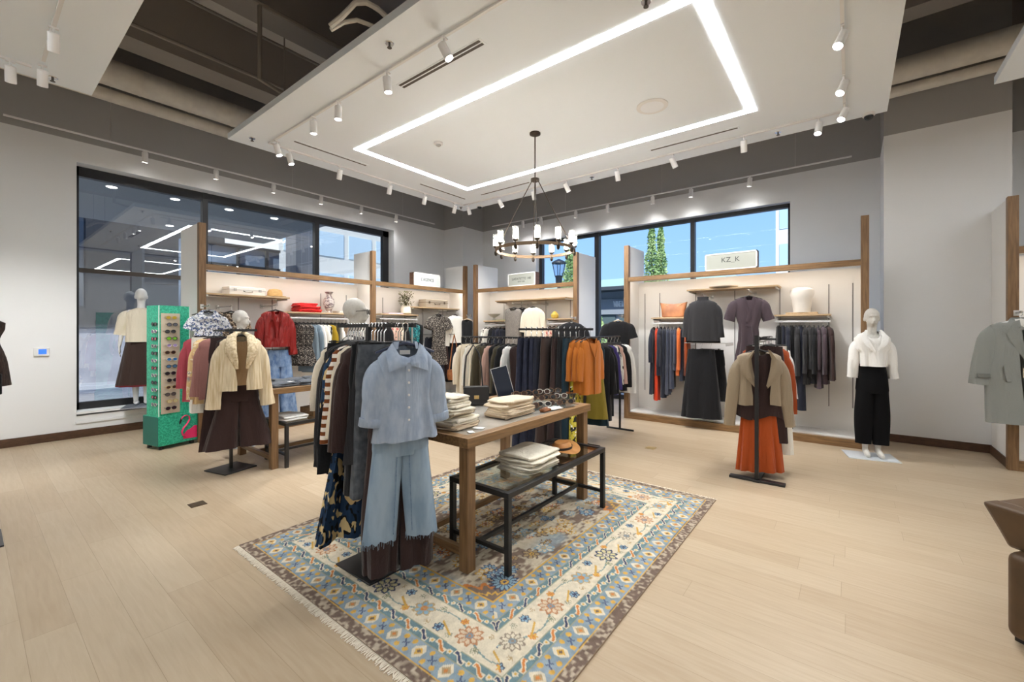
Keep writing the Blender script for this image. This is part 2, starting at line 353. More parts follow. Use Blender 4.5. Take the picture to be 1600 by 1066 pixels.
def track(label, p, q, up=None, r=(.013, .010)):
    b = MB(); P, Q = np.array(p), np.array(q); d = (Q - P) / np.linalg.norm(Q - P); n = np.array((-d[1], d[0], 0)) * r[0]
    vs = [tuple(P + n), tuple(P - n), tuple(Q - n), tuple(Q + n)]
    b.slab([(v[0], v[1]) for v in vs], p[2] - r[1], p[2] + r[1])
    t = thing('light_track', label, 'light track', (0, 0, 0), 0, 'white lighting tracks'); b.build('track_bar', WTRK, t, smooth=False)
    if up:
        for f in up:
            c = MB(); m = P + (Q - P) * f; c.tube([tuple(m), (m[0], m[1], ZC)], .003, 5); c.build('suspension_wire', STEEL, t)
    return t
HEAD = {}
def spot(label, x, y, ztop, aim, group, L=.15, r=.038, w=None, drop=.05, size=R(75), blend=.7):
    """cylinder spotlight hung below a track, tilted towards aim (dx,dy,dz)"""
    t = thing('track_spotlight', label, 'spotlight', (x, y, ztop), 0, group)
    a = np.array(aim, float); a /= np.linalg.norm(a)
    yaw = math.atan2(a[1], a[0]); tilt = math.acos(max(-1, min(1, -a[2])))   # rotation of -Z to aim
    if 'h' not in HEAD:
        b = MB(); b.lathe([(r * .6, .0), (r, -.006), (r, -L + .004), (r * .93, -L), (r * .86, -L + .012)], 18, (0, 0, L * .35)); HEAD['h'] = b.build('housing', WTRK)
        c = MB(); c.lathe([(r * .86, 0), (r * .86, .004)], 18, (0, 0, -L + L * .35 + .008)); HEAD['l'] = c.build('lens', SPOTE)
        d = MB(); d.tube([(0, 0, 0), (0, 0, -drop - .03)], .009, 8); d.box(-.03, -.012, -.012, .03, .012, 0); HEAD['s'] = d.build('stem', WTRK)
        hs, ls, ss = HEAD['h'], HEAD['l'], HEAD['s']
    else:
        hs, ls, ss = (HEAD[k].copy() for k in 'hls')
        for o in (hs, ls, ss): COL.objects.link(o)
    for o in (hs, ls, ss): o.parent = t
    rot = (0, -tilt, yaw)
    from mathutils import Euler
    for o in (hs, ls): o.location = (0, 0, -drop - .05); o.rotation_euler = Euler((0, -tilt, yaw), 'XYZ')
    o = lamp_spot(t, (a[0] * (L * .75), a[1] * (L * .75), -drop - .05 + a[2] * (L * .75)), Euler((0, -tilt, yaw), 'XYZ'), SPOT_W if w is None else w, size, blend)
    return t
G1 = 'spotlights under the large ceiling panel'
track('white light track along the left side of the large ceiling panel', (2.53, .2, CZ - .01), (2.53, 6.13, CZ - .01))
track('white light track along the far left side of the ceiling panel', (2.53, 6.13, CZ - .01), (6.22, 6.13, CZ - .01))
track('white light track along the far right side of the ceiling panel', (6.22, 6.13, CZ - .01), (6.22, .05, CZ - .01))
track('white light track along the right side of the ceiling panel', (3.3, .05, CZ - .01), (6.22, .05, CZ - .01))
left_side = [(2.53, 2.72, (.25, -.45, -1)), (2.53, 3.52, (.1, -.05, -1)), (2.53, 4.40, (-.02, 0, -1)), (2.53, 4.94, (.05, .05, -1)), (2.56, 5.95, (.2, -.2, -1))]
for k, (x, y, a) in enumerate(left_side): spot('white spotlight on the left side track, %s from the near end' % ORD[k], x, y, CZ - .02, a, G1)
for k, x in enumerate((2.80, 3.55, 4.46, 5.22, 5.98)): spot('white spotlight on the far left side track, %s from the left' % ORD[k], x, 6.13, CZ - .02, (.1, .45, -1) if k else (.2, -.2, -1), G1)
for k, y in enumerate((5.98, 5.17, 4.40, 3.73, 2.82, 1.98, 1.08, .29)): spot('white spotlight on the far right side track, %s from the left' % ORD[k], 6.22, y, CZ - .02, ((.45, .05, -1), (.5, -.3, -1))[k % 2] if k < 7 else (-.3, .1, -1), G1)
for k, x in enumerate((6.0, 5.33, 4.44)): spot('white spotlight on the right side track, %s from the far end' % ORD[k], x, .05, CZ - .02, (-.5, .35, -1), G1)
track('white light track under the upper left ceiling panel', (.46, -.2, CZ - .01), (.46, 5.9, CZ - .01)); track('short white light track at the far end of the upper left panel', (-3.2, 6.12, CZ - .01), (.40, 6.12, CZ - .01))
for k, (x, y) in enumerate(((.46, 5.16), (.46, 5.98), (.27, 6.12))): spot('white spotlight under the upper left ceiling panel, %s from the top' % ORD[k], x, y, CZ - .02, (.05, .55, -1), 'spotlights at the upper left')
G2 = 'spotlights on the hanging wall tracks'
track('long white track hanging along the left wall', (.31, 8.40, ZT + .01), (7.48, 8.40, ZT + .01), (.14, .5, .86))
for k, x in enumerate((1.70, 2.63, 3.55, 4.46, 5.37, 6.29)): spot('small white spotlight on left wall track, %s from the left' % ORD[k], x, 8.40, ZT, (.05, .22, -1), G2, drop=.02, w=8, size=R(118), blend=1.0)
track('long white track hanging along the right wall', (8.55, 7.37, ZT), (8.55, -.02, ZT), (.3, .6, .9))
for k, y in enumerate((6.37, 5.83, 4.88, 4.1, 3.12, 2.38, 1.39)): spot('small white spotlight on right wall track, %s from the left' % ORD[k], 8.55, y, ZT - .01, (.22, .1, -1), G2, drop=.02, w=8, size=R(118), blend=1.0)

# small things on the panel
SLOT = mat('air_slot_dark', (.10, .085, .075), .7)
def slot(label, p, q, double=False):
    t = thing('air_slot_vent', label, 'vent', (p[0], p[1], CZ), 0, 'slot vents in the ceiling panel'); dx, dy = q[0] - p[0], q[1] - p[1]; L = math.hypot(dx, dy); t.rotation_euler = (0, 0, math.atan2(dy, dx))
    b = MB(); b.box(-.02, -.05, -.004, L + .02, .05, .002); b.build('vent_frame', CEIL, t, smooth=False)
    for y in ((-.022, .022) if double else (0,)):
        c = MB(); c.box(0, y - .013, -.007, L, y + .013, -.003); c.build('air_slot', SLOT, t, smooth=False)
slot('double dark slot vent in ceiling panel near left track', (2.79, 3.64), (2.79, 2.53), True)
slot('dark slot vent at the far left of the ceiling panel', (2.72, 5.82), (3.8, 5.82)); slot('dark slot vent near the far corner of ceiling panel', (4.86, 5.82), (5.95, 5.82))
slot('dark slot vent behind the chandelier rod', (5.95, 5.4), (5.95, 4.3)); slot('dark slot vent at the right of the ceiling panel', (5.94, 2.19), (5.94, 1.10))
t = thing('ceiling_speaker', 'round white speaker grille in the ceiling panel', 'speaker', (4.78, 1.75, CZ)); b = MB(); b.lathe([(.17, 0), (.17, -.008), (.155, -.012)], 32); b.build('rim', WTRK, t); b = MB(); b.lathe([(.152, -.01), (.10, -.014), (.02, -.016)], 32); b.build('grille', mat('grille_white', (.86, .88, .91), .9), t)
t = thing('smoke_detector', 'small white smoke detector inside the light rectangle', 'smoke detector', (3.94, 4.35, CZ)); b = MB(); b.lathe([(.06, 0), (.06, -.02), (.05, -.03)], 20); b.build('base', WTRK, t); b = MB(); b.lathe([(.035, -.03), (.035, -.04), (.02, -.05)], 16); b.build('sensor', mat('detector_grey', (.45, .45, .45), .5), t)
def sprinkler(label, x, y):
    t = thing('sprinkler_head', label, 'sprinkler', (x, y, CZ), 0, 'sprinkler heads in the ceiling panel'); b = MB(); b.lathe([(.04, 0), (.035, -.006)], 16); b.build('escutcheon', CHROME, t); b = MB(); b.tube([(0, 0, 0), (0, 0, -.035)], .01, 8); b.lathe([(.02, 0), (.02, -.004)], 12, (0, 0, -.035)); b.build('deflector', mat('sprinkler_dark', (.12, .11, .10), .4, .7), t)
for l, x, y in (('small sprinkler head near the left edge of ceiling panel', 2.31, 3.18), ('small sprinkler head close to the left corner of panel', 2.34, 6.17), ('small sprinkler head inside the light rectangle near the top', 3.23, 1.23), ('small sprinkler head at the right far edge of panel', 6.4, .72), ('small sprinkler head right of chandelier rod at panel edge', 6.4, 3.35), ('small sprinkler head at the far corner of panel', 6.3, 6.28), ('small sprinkler head under the upper left ceiling panel', .55, 6.25)): sprinkler(l, x, y)
def dome(label, x, y):
    t = thing('security_camera', label, 'security camera', (x, y, CZ), 0, 'dome cameras'); b = MB(); b.lathe([(.06, 0), (.06, -.025), (.05, -.03)], 20); b.build('housing', WTRK, t); b = MB(); b.ball((0, 0, -.03), .045, .045, .045, 14, 8); b.build('dome', mat('dome_black', (.02, .02, .02), .15), t)
dome('small black dome camera at the right corner of ceiling panel', 6.50, -.17); dome('small black dome camera near the far corner of ceiling panel', 6.45, 5.9)

# chandelier
CX_, CY_ = 4.51, 3.166
BRONZE = mat('dark_bronze', (.055, .042, .032), .4, .8); BRASS = mat('aged_brass_wood', (.20, .13, .075), .45, .3)
t = thing('chandelier', 'round bronze chandelier with twelve glowing glass candles', 'chandelier', (CX_, CY_, 0))
b = MB(); b.lathe([(.07, CZ), (.07, CZ - .02), (.03, CZ - .04)], 24); b.build('canopy', BRONZE, t)
b = MB(); b.tube([(0, 0, CZ), (0, 0, 3.46)], .008, 8); b.build('stem', BRONZE, t)
b = MB(); b.lathe([(.02, 3.49), (.055, 3.475), (.055, 3.445), (.02, 3.43)], 20); b.build('hub', BRONZE, t)
RR, ZR = .50, 2.56
for k in range(4):
    a = R(38 + 90 * k); b = MB(); b.tube([(.04 * cos(a), .04 * sin(a), 3.45), (RR * cos(a), RR * sin(a), ZR)], .006, 6); b.build('suspension_rod', BRONZE, t)
b = MB(); n = 72; rings = []
for k in range(n):
    a = 2 * pi * k / n; rings.append([(r * cos(a), r * sin(a), z) for r, z in ((RR - .012, ZR - .018), (RR + .012, ZR - .018), (RR + .012, ZR + .018), (RR - .012, ZR + .018))])
rings.append(rings[0]); b.loft(rings); b.build('ring', BRASS, t)
BULB = emitmat('candle_bulb', (1, .92, .80), 120)
SHADE = bpy.data.materials.new('candle_shade_glass'); SHADE.use_nodes = True
_n, _l = SHADE.node_tree.nodes, SHADE.node_tree.links; _n.remove(_n['Principled BSDF']); _a = _n.new('ShaderNodeBsdfTransparent'); _b = _n.new('ShaderNodeBsdfTranslucent'); _x = _n.new('ShaderNodeMixShader'); _x.inputs[0].default_value = .12
_l.new(_a.outputs[0], _x.inputs[1]); _l.new(_b.outputs[0], _x.inputs[2]); _l.new(_x.outputs[0], _n['Material Output'].inputs[0])
for k in range(12):
    a = R(30 * k + 8); c = (RR * cos(a), RR * sin(a))
    b = MB(); b.lathe([(.008, ZR - .07), (.018, ZR - .055), (.022, ZR - .03), (.012, ZR), (.016, ZR + .03), (.034, ZR + .045), (.034, ZR + .055)], 14, (*c, 0)); cup = b.build('candle_cup', BRONZE, t)
    b = MB(); b.lathe([(.036, ZR + .05), (.036, ZR + .20)], 16, (*c, 0), 0, False, False); b.build('glass_shade', SHADE, t)
    b = MB(); b.lathe([(.010, ZR + .055), (.016, ZR + .08), (.017, ZR + .14), (.008, ZR + .17)], 10, (*c, 0)); b.build('bulb', BULB, t)

# thermostat, floor outlets
t = thing('thermostat', 'white wall thermostat with blue screen on the left wall', 'thermostat', (.66, LW, 1.245)); b = MB(); b.box(-.075, -.028, -.058, .075, 0, .058); b.build('case', WTRK, t, bevel=.006)
b = MB(); b.box(-.03, -.031, -.03, .045, -.027, .035); b.build('screen', emitmat('screen_blue', (.06, .2, .95), 1.0), t, smooth=False)
def outlet(label, x, y, m):
    t = thing('floor_outlet', label, 'floor outlet', (x, y, 0)); b = MB(); b.box(-.06, -.06, 0, .06, .06, .004); b.build('plate', m, t, bevel=.002); b = MB(); b.box(-.04, -.045, .004, .04, .045, .006); b.build('lid', m, t)
outlet('small dark brass outlet plate in the floor, left side', 1.28, 4.55, mat('outlet_bronze', (.12, .08, .05), .4, .6)); outlet('small brass outlet plate in the floor, right of racks', 5.55, 2.05, mat('outlet_brass', (.55, .42, .2), .4, .6))

# ------------------------------------------------------------------ outdoors, seen through the two windows
PAVE = brickmat('grey_pavers', (.44, .45, .47), (.34, .35, .37), (.22, .22, .23), .6, .3, .012, .8, (0, 0, R(45)))
st('ground_outside', PAVE, [(-30, 9.06, -.25, 140, 160, -.12), (9.28, -90, -.25, 140, 9.06, -.12)])
st('ground_walkway', PAVE, [(-20, 9.06, -.12, 8.3, 19.5, -.02)])
o = st('ceiling_outside', mat('canopy_grey', (.34, .36, .37), .8), [(-16, 9.06, 4.0, 5.3, 13.2, 4.3)])
LAMPW = emitmat('downlight_glow', (1, .97, .92), 14)
for k, x in enumerate((1.57, 2.45, 3.34, 4.22)):
    t = thing('recessed_downlight', 'bright round downlight in canopy outside left window, %s from the left' % ORD[k], 'downlight', (x, 9.95, 4.0), 0, 'downlights in the canopy outside'); b = MB(); b.lathe([(.085, .002), (.085, -.01)], 16); b.build('trim_ring', WTRK, t); b = MB(); b.lathe([(.07, -.012), (.06, -.014)], 16); b.build('lens', LAMPW, t); lamp_spot(t, (0, 0, -.05), (0, 0, 0), 60, R(150), .6)
for k, x in enumerate((-6.0, -3.0, 0.0, 3.0)):  # extra unseen row, added to brighten the pavement and low wall
    t = thing('recessed_downlight', 'added unseen downlight in the outer canopy row outside left window, %s from the left' % ORD[k], 'downlight', (x, 12.6, 4.0), 0, 'downlights in the canopy outside'); b = MB(); b.lathe([(.085, .002), (.085, -.01)], 16); b.build('trim_ring', WTRK, t); b = MB(); b.lathe([(.07, -.012), (.06, -.014)], 16); b.build('lens', LAMPW, t); lamp_spot(t, (0, 0, -.05), (R(25), 0, 0), 170, R(150), .6)
b = MB(); b.box(-14, 17.6, -.12, 3.9, 18, 1.66, 0); b.box(-14, 17.5, 1.62, 3.95, 18.1, 1.70, 1)
tag(b.build('garden_wall', [noisemat('lavender_grey_render', (.34, .34, .38), (.42, .42, .46), (1, 1, 1), 2.5, .9), mat('cap_dark', (.06, .06, .07), .7)], smooth=False), 'low grey rendered wall outside the left window', 'wall')
NAVYG = mat('dark_facade_glass', (.035, .05, .075), .25)
t = thing('dark_building', 'dark building far beyond the low wall outside the left window', 'building', (0, 19.5, 0)); b = MB(); b.box(-30, 0, -.12, 6.4, 2.5, 12); b.build('facade', mat('facade_charcoal', (.035, .037, .042), .7), t, smooth=False)
for k in range(9):
    b = MB(); b.box(-24 + 3 * k, -.03, 2.3, -21.6 + 3 * k, 0, 5.2); b.build('window', NAVYG, t, smooth=False)
t = thing('storefront_facade', 'bluish storefront with dark mullion grid seen above the left bay', 'storefront', (0, 14, 0)); b = MB(); b.box(3.6, .05, 0, 6.1, .3, 4.0); b.build('glazing', mat('storefront_blue', (.16, .21, .29), .3), t, smooth=False)
b = MB()
for x in (3.6, 4.9, 5.68): b.box(x, -.05, 0, x + .07, .06, 4.0)
for z in (3.35, 3.93): b.box(3.6, -.05, z, 6.1, .06, z + .08)
b.build('mullion_grid', FRAME, t, smooth=False)
tag(MB().box(6.1, 12.95, -.12, 6.75, 13.6, 4.9).build('brick_pier', brickmat('dark_brick', (.18, .19, .21), (.13, .14, .16), (.24, .25, .27), .22, .075, .012), smooth=False), 'grey brick pier outside the left window', 'pier')
def tower(label, loc, w, d, h, m, glass, rows, cols, face):
    t = thing('office_building', label, 'building', loc); b = MB(); b.box(0, 0, -.12, w, d, h); b.build('facade', m, t, smooth=False)
    for i in range(cols):
        for j in range(rows):
            c = MB()
            if face == 'y': s_ = w / cols; c.box(i * s_ + s_ * .12, -.06, j * h / rows + .9, (i + 1) * s_ - s_ * .06, .02, (j + 1) * h / rows - .35)
            else: s_ = d / cols; c.box(-.06, i * s_ + s_ * .1, j * h / rows + .9, .02, (i + 1) * s_ - s_ * .1, (j + 1) * h / rows - .35)
            c.build('window', glass, t, smooth=False)
    return t
CREAM = mat('facade_cream', (.80, .76, .66), .8)
tower('glass office building with cream frames beyond the left window', (13.0, 30, 0), 24, 12, 21, CREAM, mat('sky_blue_glass', (.60, .73, .78), .5), 7, 10, 'y')
tower('pale glass tower at the right edge of the right window', (42, -6, 0), 10, 10.9, 24, mat('facade_pale_grey', (.66, .70, .72), .7), mat('tower_glass', (.40, .55, .60), .3), 8, 4, 'x')
# wine bar across the street
t = thing('wine_bar_building', 'low wine bar building with glass front across the street', 'building', (18, 0, 0))
b = MB(); b.box(.6, 4, -.12, 8, 16, 3.3); b.build('facade', mat('bar_facade', (.36, .40, .45), .6), t, smooth=False)
b = MB(); b.box(-.4, 3.6, 3.3, 8.4, 16.5, 3.45); b.build('roof', mat('bar_roof_dark', (.05, .06, .07), .6), t, smooth=False)
b = MB(); b.box(.3, 3.8, 3.45, 8, 16.3, 3.85); b.build('parapet', mat('green_glass', (.45, .66, .62), .4), t, smooth=False)
b = MB(); b.box(.4, 4, 2.25, .6, 16, 2.95); b.build('fascia', mat('bar_fascia', (.26, .29, .33), .6), t, smooth=False)
for k in range(8):
    b = MB(); b.box(.52, 4.3 + 1.4 * k, 0, .6, 5.5 + 1.4 * k, 2.2); b.build('window', mat('bar_glass', (.10, .14, .15), .15), t, smooth=False)
def text(s, size, m, parent, loc, rot, name='lettering', ext=.002, sx=1.0, ax='CENTER', bold=0.0):
    c = bpy.data.curves.new('t', 'FONT'); c.body = s; c.size = size; c.extrude = ext; c.offset = bold; c.align_x = ax; c.align_y = 'CENTER'
    o = bpy.data.objects.new('t', c); COL.objects.link(o); bpy.context.view_layer.update()
    me = bpy.data.meshes.new_from_object(o.evaluated_get(bpy.context.evaluated_depsgraph_get())); bpy.data.objects.remove(o)
    me.materials.clear(); me.materials.append(m); n = bpy.data.objects.new(name, me); COL.objects.link(n); n.location = loc; n.rotation_euler = rot; n.scale = (sx, 1, 1)
    if parent: n.parent = parent
    return n
text('WINE BAR', .36, mat('letter_white', (.9, .9, .9), .6), t, (.37, 8.19, 2.70), (R(90), 0, R(-90)), ext=.03, sx=.38, bold=.012)
# trees
LEAF = noisemat('poplar_leaf', srgb(110, 146, 86), srgb(186, 208, 142), (1, 1, 1), 3, .7); BARK = mat('bark', (.12, .09, .065), .9)
def tree(label, x, y, h, rad, z0=.6, n=2600, ls=.11):
    t = thing('poplar_tree', label, 'tree', (x, y, -.12)); b = MB(); b.tube([(0, 0, 0), (.05, 0, h * .5), (0, 0, h * .97)], [.12, .08, .015], 8); b.build('trunk', BARK, t)
    c = MB(); rs = random.Random(int(x * 10 + y))
    for _ in range(n):
        z = rs.uniform(z0, h); f = (z - z0) / (h - z0); r = rad * min(1, f * 4 + .25) * (1 - f ** 4 * .8) * (.78 + .22 * sin(z * 5.1 + x * 3) * sin(z * 2.3 + y)) * math.sqrt(rs.random()); a = rs.uniform(0, 2 * pi)
        p = np.array((r * cos(a), r * sin(a), z)); u = np.array([rs.gauss(0, 1) for _ in range(3)]); u /= np.linalg.norm(u); v = np.cross(u, [rs.gauss(0, 1) for _ in range(3)]); v /= np.linalg.norm(v); s_ = ls * rs.uniform(.6, 1.2)
        c.add([tuple(p - u * s_), tuple(p + v * s_ * .55), tuple(p + u * s_), tuple(p - v * s_ * .55)], [(0, 1, 2, 3)])
    c.build('foliage', LEAF, t, smooth=False)
tree('tall slim poplar tree in the middle of the right window', 17.1, 6.28, 5.95, .42, .6, 5200, .055); tree('tall poplar tree just beside the other one, right window', 17.3, 5.98, 5.80, .38, .6, 5200, .055)
tree('leafy green tree behind the street lamp', 16.9, 9.92, 5.3, .62, .6, 5200, .06); tree('small street tree in front of the wine bar', 16.8, 8.4, 2.2, .45, .3, 1500, .05)
t = thing('street_lamp', 'black lantern street lamp outside the right window', 'street lamp', (13, 8.1, -.12)); IRON = mat('lamp_iron', (.02, .025, .03), .5)
b = MB(); b.tube([(0, 0, 0), (0, 0, 3.2)], .06, 10); b.lathe([(.06, 3.15), (.11, 3.3), (.12, 3.5), (.15, 3.56)], 12); b.build('post', IRON, t)
b = MB(); b.lathe([(.13, 3.58), (.22, 4.0)], 8); b.build('lantern_glass', glassmat('lantern_glass', (.8, .85, .9), .1), t)
b = MB()
for k in range(4): a = R(45 + 90 * k); b.tube([(.14 * cos(a), .14 * sin(a), 3.56), (.235 * cos(a), .235 * sin(a), 4.02)], .014, 6)
b.build('lantern_frame', IRON, t)
b = MB(); b.lathe([(.26, 4.0), (.25, 4.05), (.12, 4.12), (.03, 4.16)], 12); b.build('lantern_cap', IRON, t)

# ------------------------------------------------------------------ wall bays (the fixtures along the two walls)
HR, HP = 2.46, 3.02                                  # header top, post top
def bay(label, loc, rz, W, depth, posts, panels, back=.47, deck=.12, slots=(), side_h=HP):
    """front in local -y, width along local x from 0 to W"""
    t = thing('wall_bay', label, 'wall bay', loc, rz, 'white wall bays with walnut frames')
    for x in posts:
        b = MB(); b.box(x - .042, -.045, 0, x + .042, .035, HP); b.build('post', OAKB, t, bevel=.004)
    b = MB(); b.box(0.04, -.04, HR - .075, W - .04, .03, HR); b.build('header_rail', OAKX, t, bevel=.003)
    b = MB(); b.box(0.04, -.04, 0, W - .04, .03, deck - .015); b.build('base_rail', OAKX, t, bevel=.003)
    for x, d, h in panels:
        b = MB(); b.box(x - .02, .035, 0, x + .02, d, h); b.build('side_panel', BAYW, t, bevel=.002)
    b = MB(); b.box(.02, back, 0, W - .02, back + .03, HR - .05); b.build('back_panel', BAYW, t, smooth=False)
    b = MB(); b.box(.02, .03, deck - .03, W - .02, back, deck); b.build('deck', BAYW, t, smooth=False)
    b = MB(); b.box(.04, .03, HR - .03, W - .04, back, HR - .005); b.build('canopy', BAYW, t, smooth=False)
    for x in slots:
        b = MB(); b.box(x - .006, back - .004, .45, x + .006, back, 2.2); b.build('slotted_standard', mat('standard_grey', (.22, .21, .20), .4, .6), t, smooth=False)
    l = bpy.data.lights.new('header_lamp', 'AREA'); l.shape = 'RECTANGLE'; l.size = W * .94; l.size_y = .03; l.energy = BAY_W * W; l.color = (1, .92, .82)
    o = bpy.data.objects.new('header_lamp', l); COL.objects.link(o); o.parent = t; o.location = (W / 2, .06, HR - .04); o.rotation_euler = (R(18), 0, 0)
    return t
BD = .73
bay('first white wall bay on the left, behind the fur jacket rack', (2.03, 7.04, 0), 0, 2.71, BD, (0.0,), ((-.01, .80, HP),), slots=(.62, 1.12, 1.95, 2.45))
bay('second white wall bay on the left, under the lettered box sign', (4.74, 7.04, 0), 0, 2.46, BD, (0.0, 2.46), ((0.0, .60, HP), (2.43, .60, HP)), slots=(.55, 1.1, 1.6, 2.2))
bay('corner white wall bay with the sleeveless tweed top', (7.2, 6.70, 0), R(-90), 2.6, BD, (0.0, 2.6), ((0.0, .75, HP), (2.6, .75, HP)), slots=(.45, .95, 1.6, 2.2))
bay('right white wall bay with navy clothes and long upper shelf', (7.2, 3.08, 0), R(-90), 3.23, BD, (0.0, 3.23), ((0.0, .73, HP), (3.23, .73, HR)), slots=(.14, .41, 1.02, 1.62, 2.24, 2.84, 3.11))
bay('wall bay cut off by the right edge of the photo', (7.16, -1.41, 0), R(-90), 2.6, BD, (0.0, 2.6), ((0.0, .78, HP), (2.6, .73, HP)), slots=(.5, 1.3, 2.1))

RAILN = [0]
def shelf(label, loc, rz, W, rail=True, depth=.36, arms=2, rdrop=.085):
    """shelf top at loc.z, front edge at local y=0"""
    t = thing('wall_shelf', label, 'shelf', loc, rz, 'oak shelves on the wall bays'); b = MB(); b.box(0, 0, -.025, W, depth, 0); b.build('shelf_board', SHELF, t, bevel=.003)
    for x in (.03, W - .03):
        b = MB(); b.box(x - .008, .02, -.05, x + .008, depth + .1, -.025); b.box(x - .008, depth + .02, -.13, x + .008, depth + .1, -.04); b.build('bracket', STEEL, t, smooth=False)
    if rail:
        b = MB(); b.box(.0, .03, -rdrop - .03, W, .045, -rdrop); b.build('hanging_rail', mat('rail_white_steel', (.72, .71, .70), .4, .3), t, bevel=.002)
        for x in (.04, W - .04):
            b = MB(); b.box(x - .006, .032, -rdrop, x + .006, depth + .08, -rdrop + .012); b.build('rail_arm', STEEL, t, smooth=False)
    return t
shelf('upper oak shelf with white suitcase and straw hat', (2.10, 7.12, 2.07), 0, 1.16, False); shelf('oak shelf with red folded clothes and patterned vase', (3.16, 7.12, 1.84), 0, 1.30)
shelf('oak shelf with the potted plant', (4.98, 7.12, 1.86), 0, .92); shelf('oak shelf with the tan suitcase, left wall', (5.75, 7.12, 2.03), 0, 1.35, False)
shelf('long upper oak shelf of the corner bay', (7.29, 6.20, 2.19), R(-90), 1.82, False); shelf('lower left oak shelf of corner bay with grey bowl', (7.29, 6.55, 1.75), R(-90), .62); shelf('lower right oak shelf of the corner bay', (7.29, 4.84, 1.77), R(-90), .66)
shelf('long upper oak shelf of the right bay', (7.29, 2.10, 2.20), R(-90), 1.28, False); shelf('oak shelf carrying the brown leather tote', (7.29, 2.69, 1.755), R(-90), .66); shelf('oak shelf carrying the cream bust', (7.29, .87, 1.765), R(-90), .66)
def faceout(name_label, loc, rz, L=.42, m=STEEL):
    t = thing('faceout_arm', name_label, 'hanging arm', loc, rz, 'face-out hanging arms'); b = MB(); b.tube([(0, 0, 0), (0, -L, 0), (0, -L - .01, .02)], .009, 8); b.build('arm', m, t); b = MB(); b.box(-.02, -.01, -.03, .02, .01, .03); b.build('mount_plate', m, t, smooth=False); return t

# box signs on the headers
def boxsign(label, loc, rz, w, h, face, lines, side, cat='sign'):
    t = thing('box_sign', label, cat, loc, rz, 'box signs on the wall bays')
    b = MB(); b.box(0, .012, 0, w, .15, h); b.build('case', side, t, bevel=.002)
    b = MB(); b.box(0, 0, 0, w, .014, .018); b.box(0, 0, h - .018, w, .014, h); b.box(0, 0, 0, .018, .014, h); b.box(w - .018, 0, 0, w, .014, h); b.build('frame', PAPER, t, smooth=False)
    b = MB(); b.box(.018, .006, .018, w - .018, .012, h - .018); b.build('face', face, t, smooth=False)
    for s, sz, z, sxx in lines: text(s, sz, mat('sign_ink', (.06, .065, .06), .7), t, (w / 2, .005, z), (R(90), 0, 0), sx=sxx)
    return t
SF1 = mat('sign_face_white', (.62, .66, .64), .5); SF2 = mat('sign_face_grey_green', (.32, .33, .29), .5)
WALNUTD = noisemat('sign_walnut', srgb(80, 52, 34), srgb(98, 66, 44), (1, 1, 4), 8, .5)
boxsign('small box sign reading L AGENCE on the left bay header', (5.70, 7.02, HR), 0, .72, .27, SF1, [("L'AGENCE", .095, .135, .8)], WALNUTD)
boxsign('box sign with two lines of small lettering, corner bay header', (7.18, 5.75, HR), R(-90), .71, .27, SF2, [('LAFAYETTE 148', .072, .15, 1.0), ('NEW YORK', .035, .09, 1.0)], WALNUTD)
boxsign('box sign reading KZ K on the right bay header', (7.18, 1.79, HR + .0), R(-90), .72, .26, SF2, [('KZ_K', .105, .15, 1.0)], WALNUTD)

# ------------------------------------------------------------------ clothes
def sg(x, p): return math.copysign(abs(x) ** p, x)
def ring(a, b, z, n=24, cx=0.0, cy=0.0, p=.75, fold=0.0, fk=6, ph=0.0, zf=None, t0=0.0, t1=2 * pi, closed=True):
    out = []
    for i in range(n):
        t = t0 + (t1 - t0) * i / (n if closed else n - 1); c, s = cos(t), sin(t)
        x = cx + a * sg(c, p); y = cy + b * sg(s, p)
        f = fold * (sin(fk * t + ph) + .5 * sin((fk * 1.7) * t + ph * 2.3) * (1 if not closed else .0) + .45 * sin((fk * 2 + 1) * t + ph * 1.7))
        y += f * (.35 + .65 * abs(s)); x += f * .5 * abs(c)
        out.append((x, y, z + (zf(x, y) if zf else 0)))
    return out
def lerp(a, b, t): return a + (b - a) * t
def interp(pr, z):
    for (z0, v0), (z1, v1) in zip(pr, pr[1:]):
        if z <= z0 and z >= z1: return lerp(v0, v1, (z0 - z) / max(1e-6, z0 - z1))
    return pr[-1][1] if z < pr[-1][0] else pr[0][1]
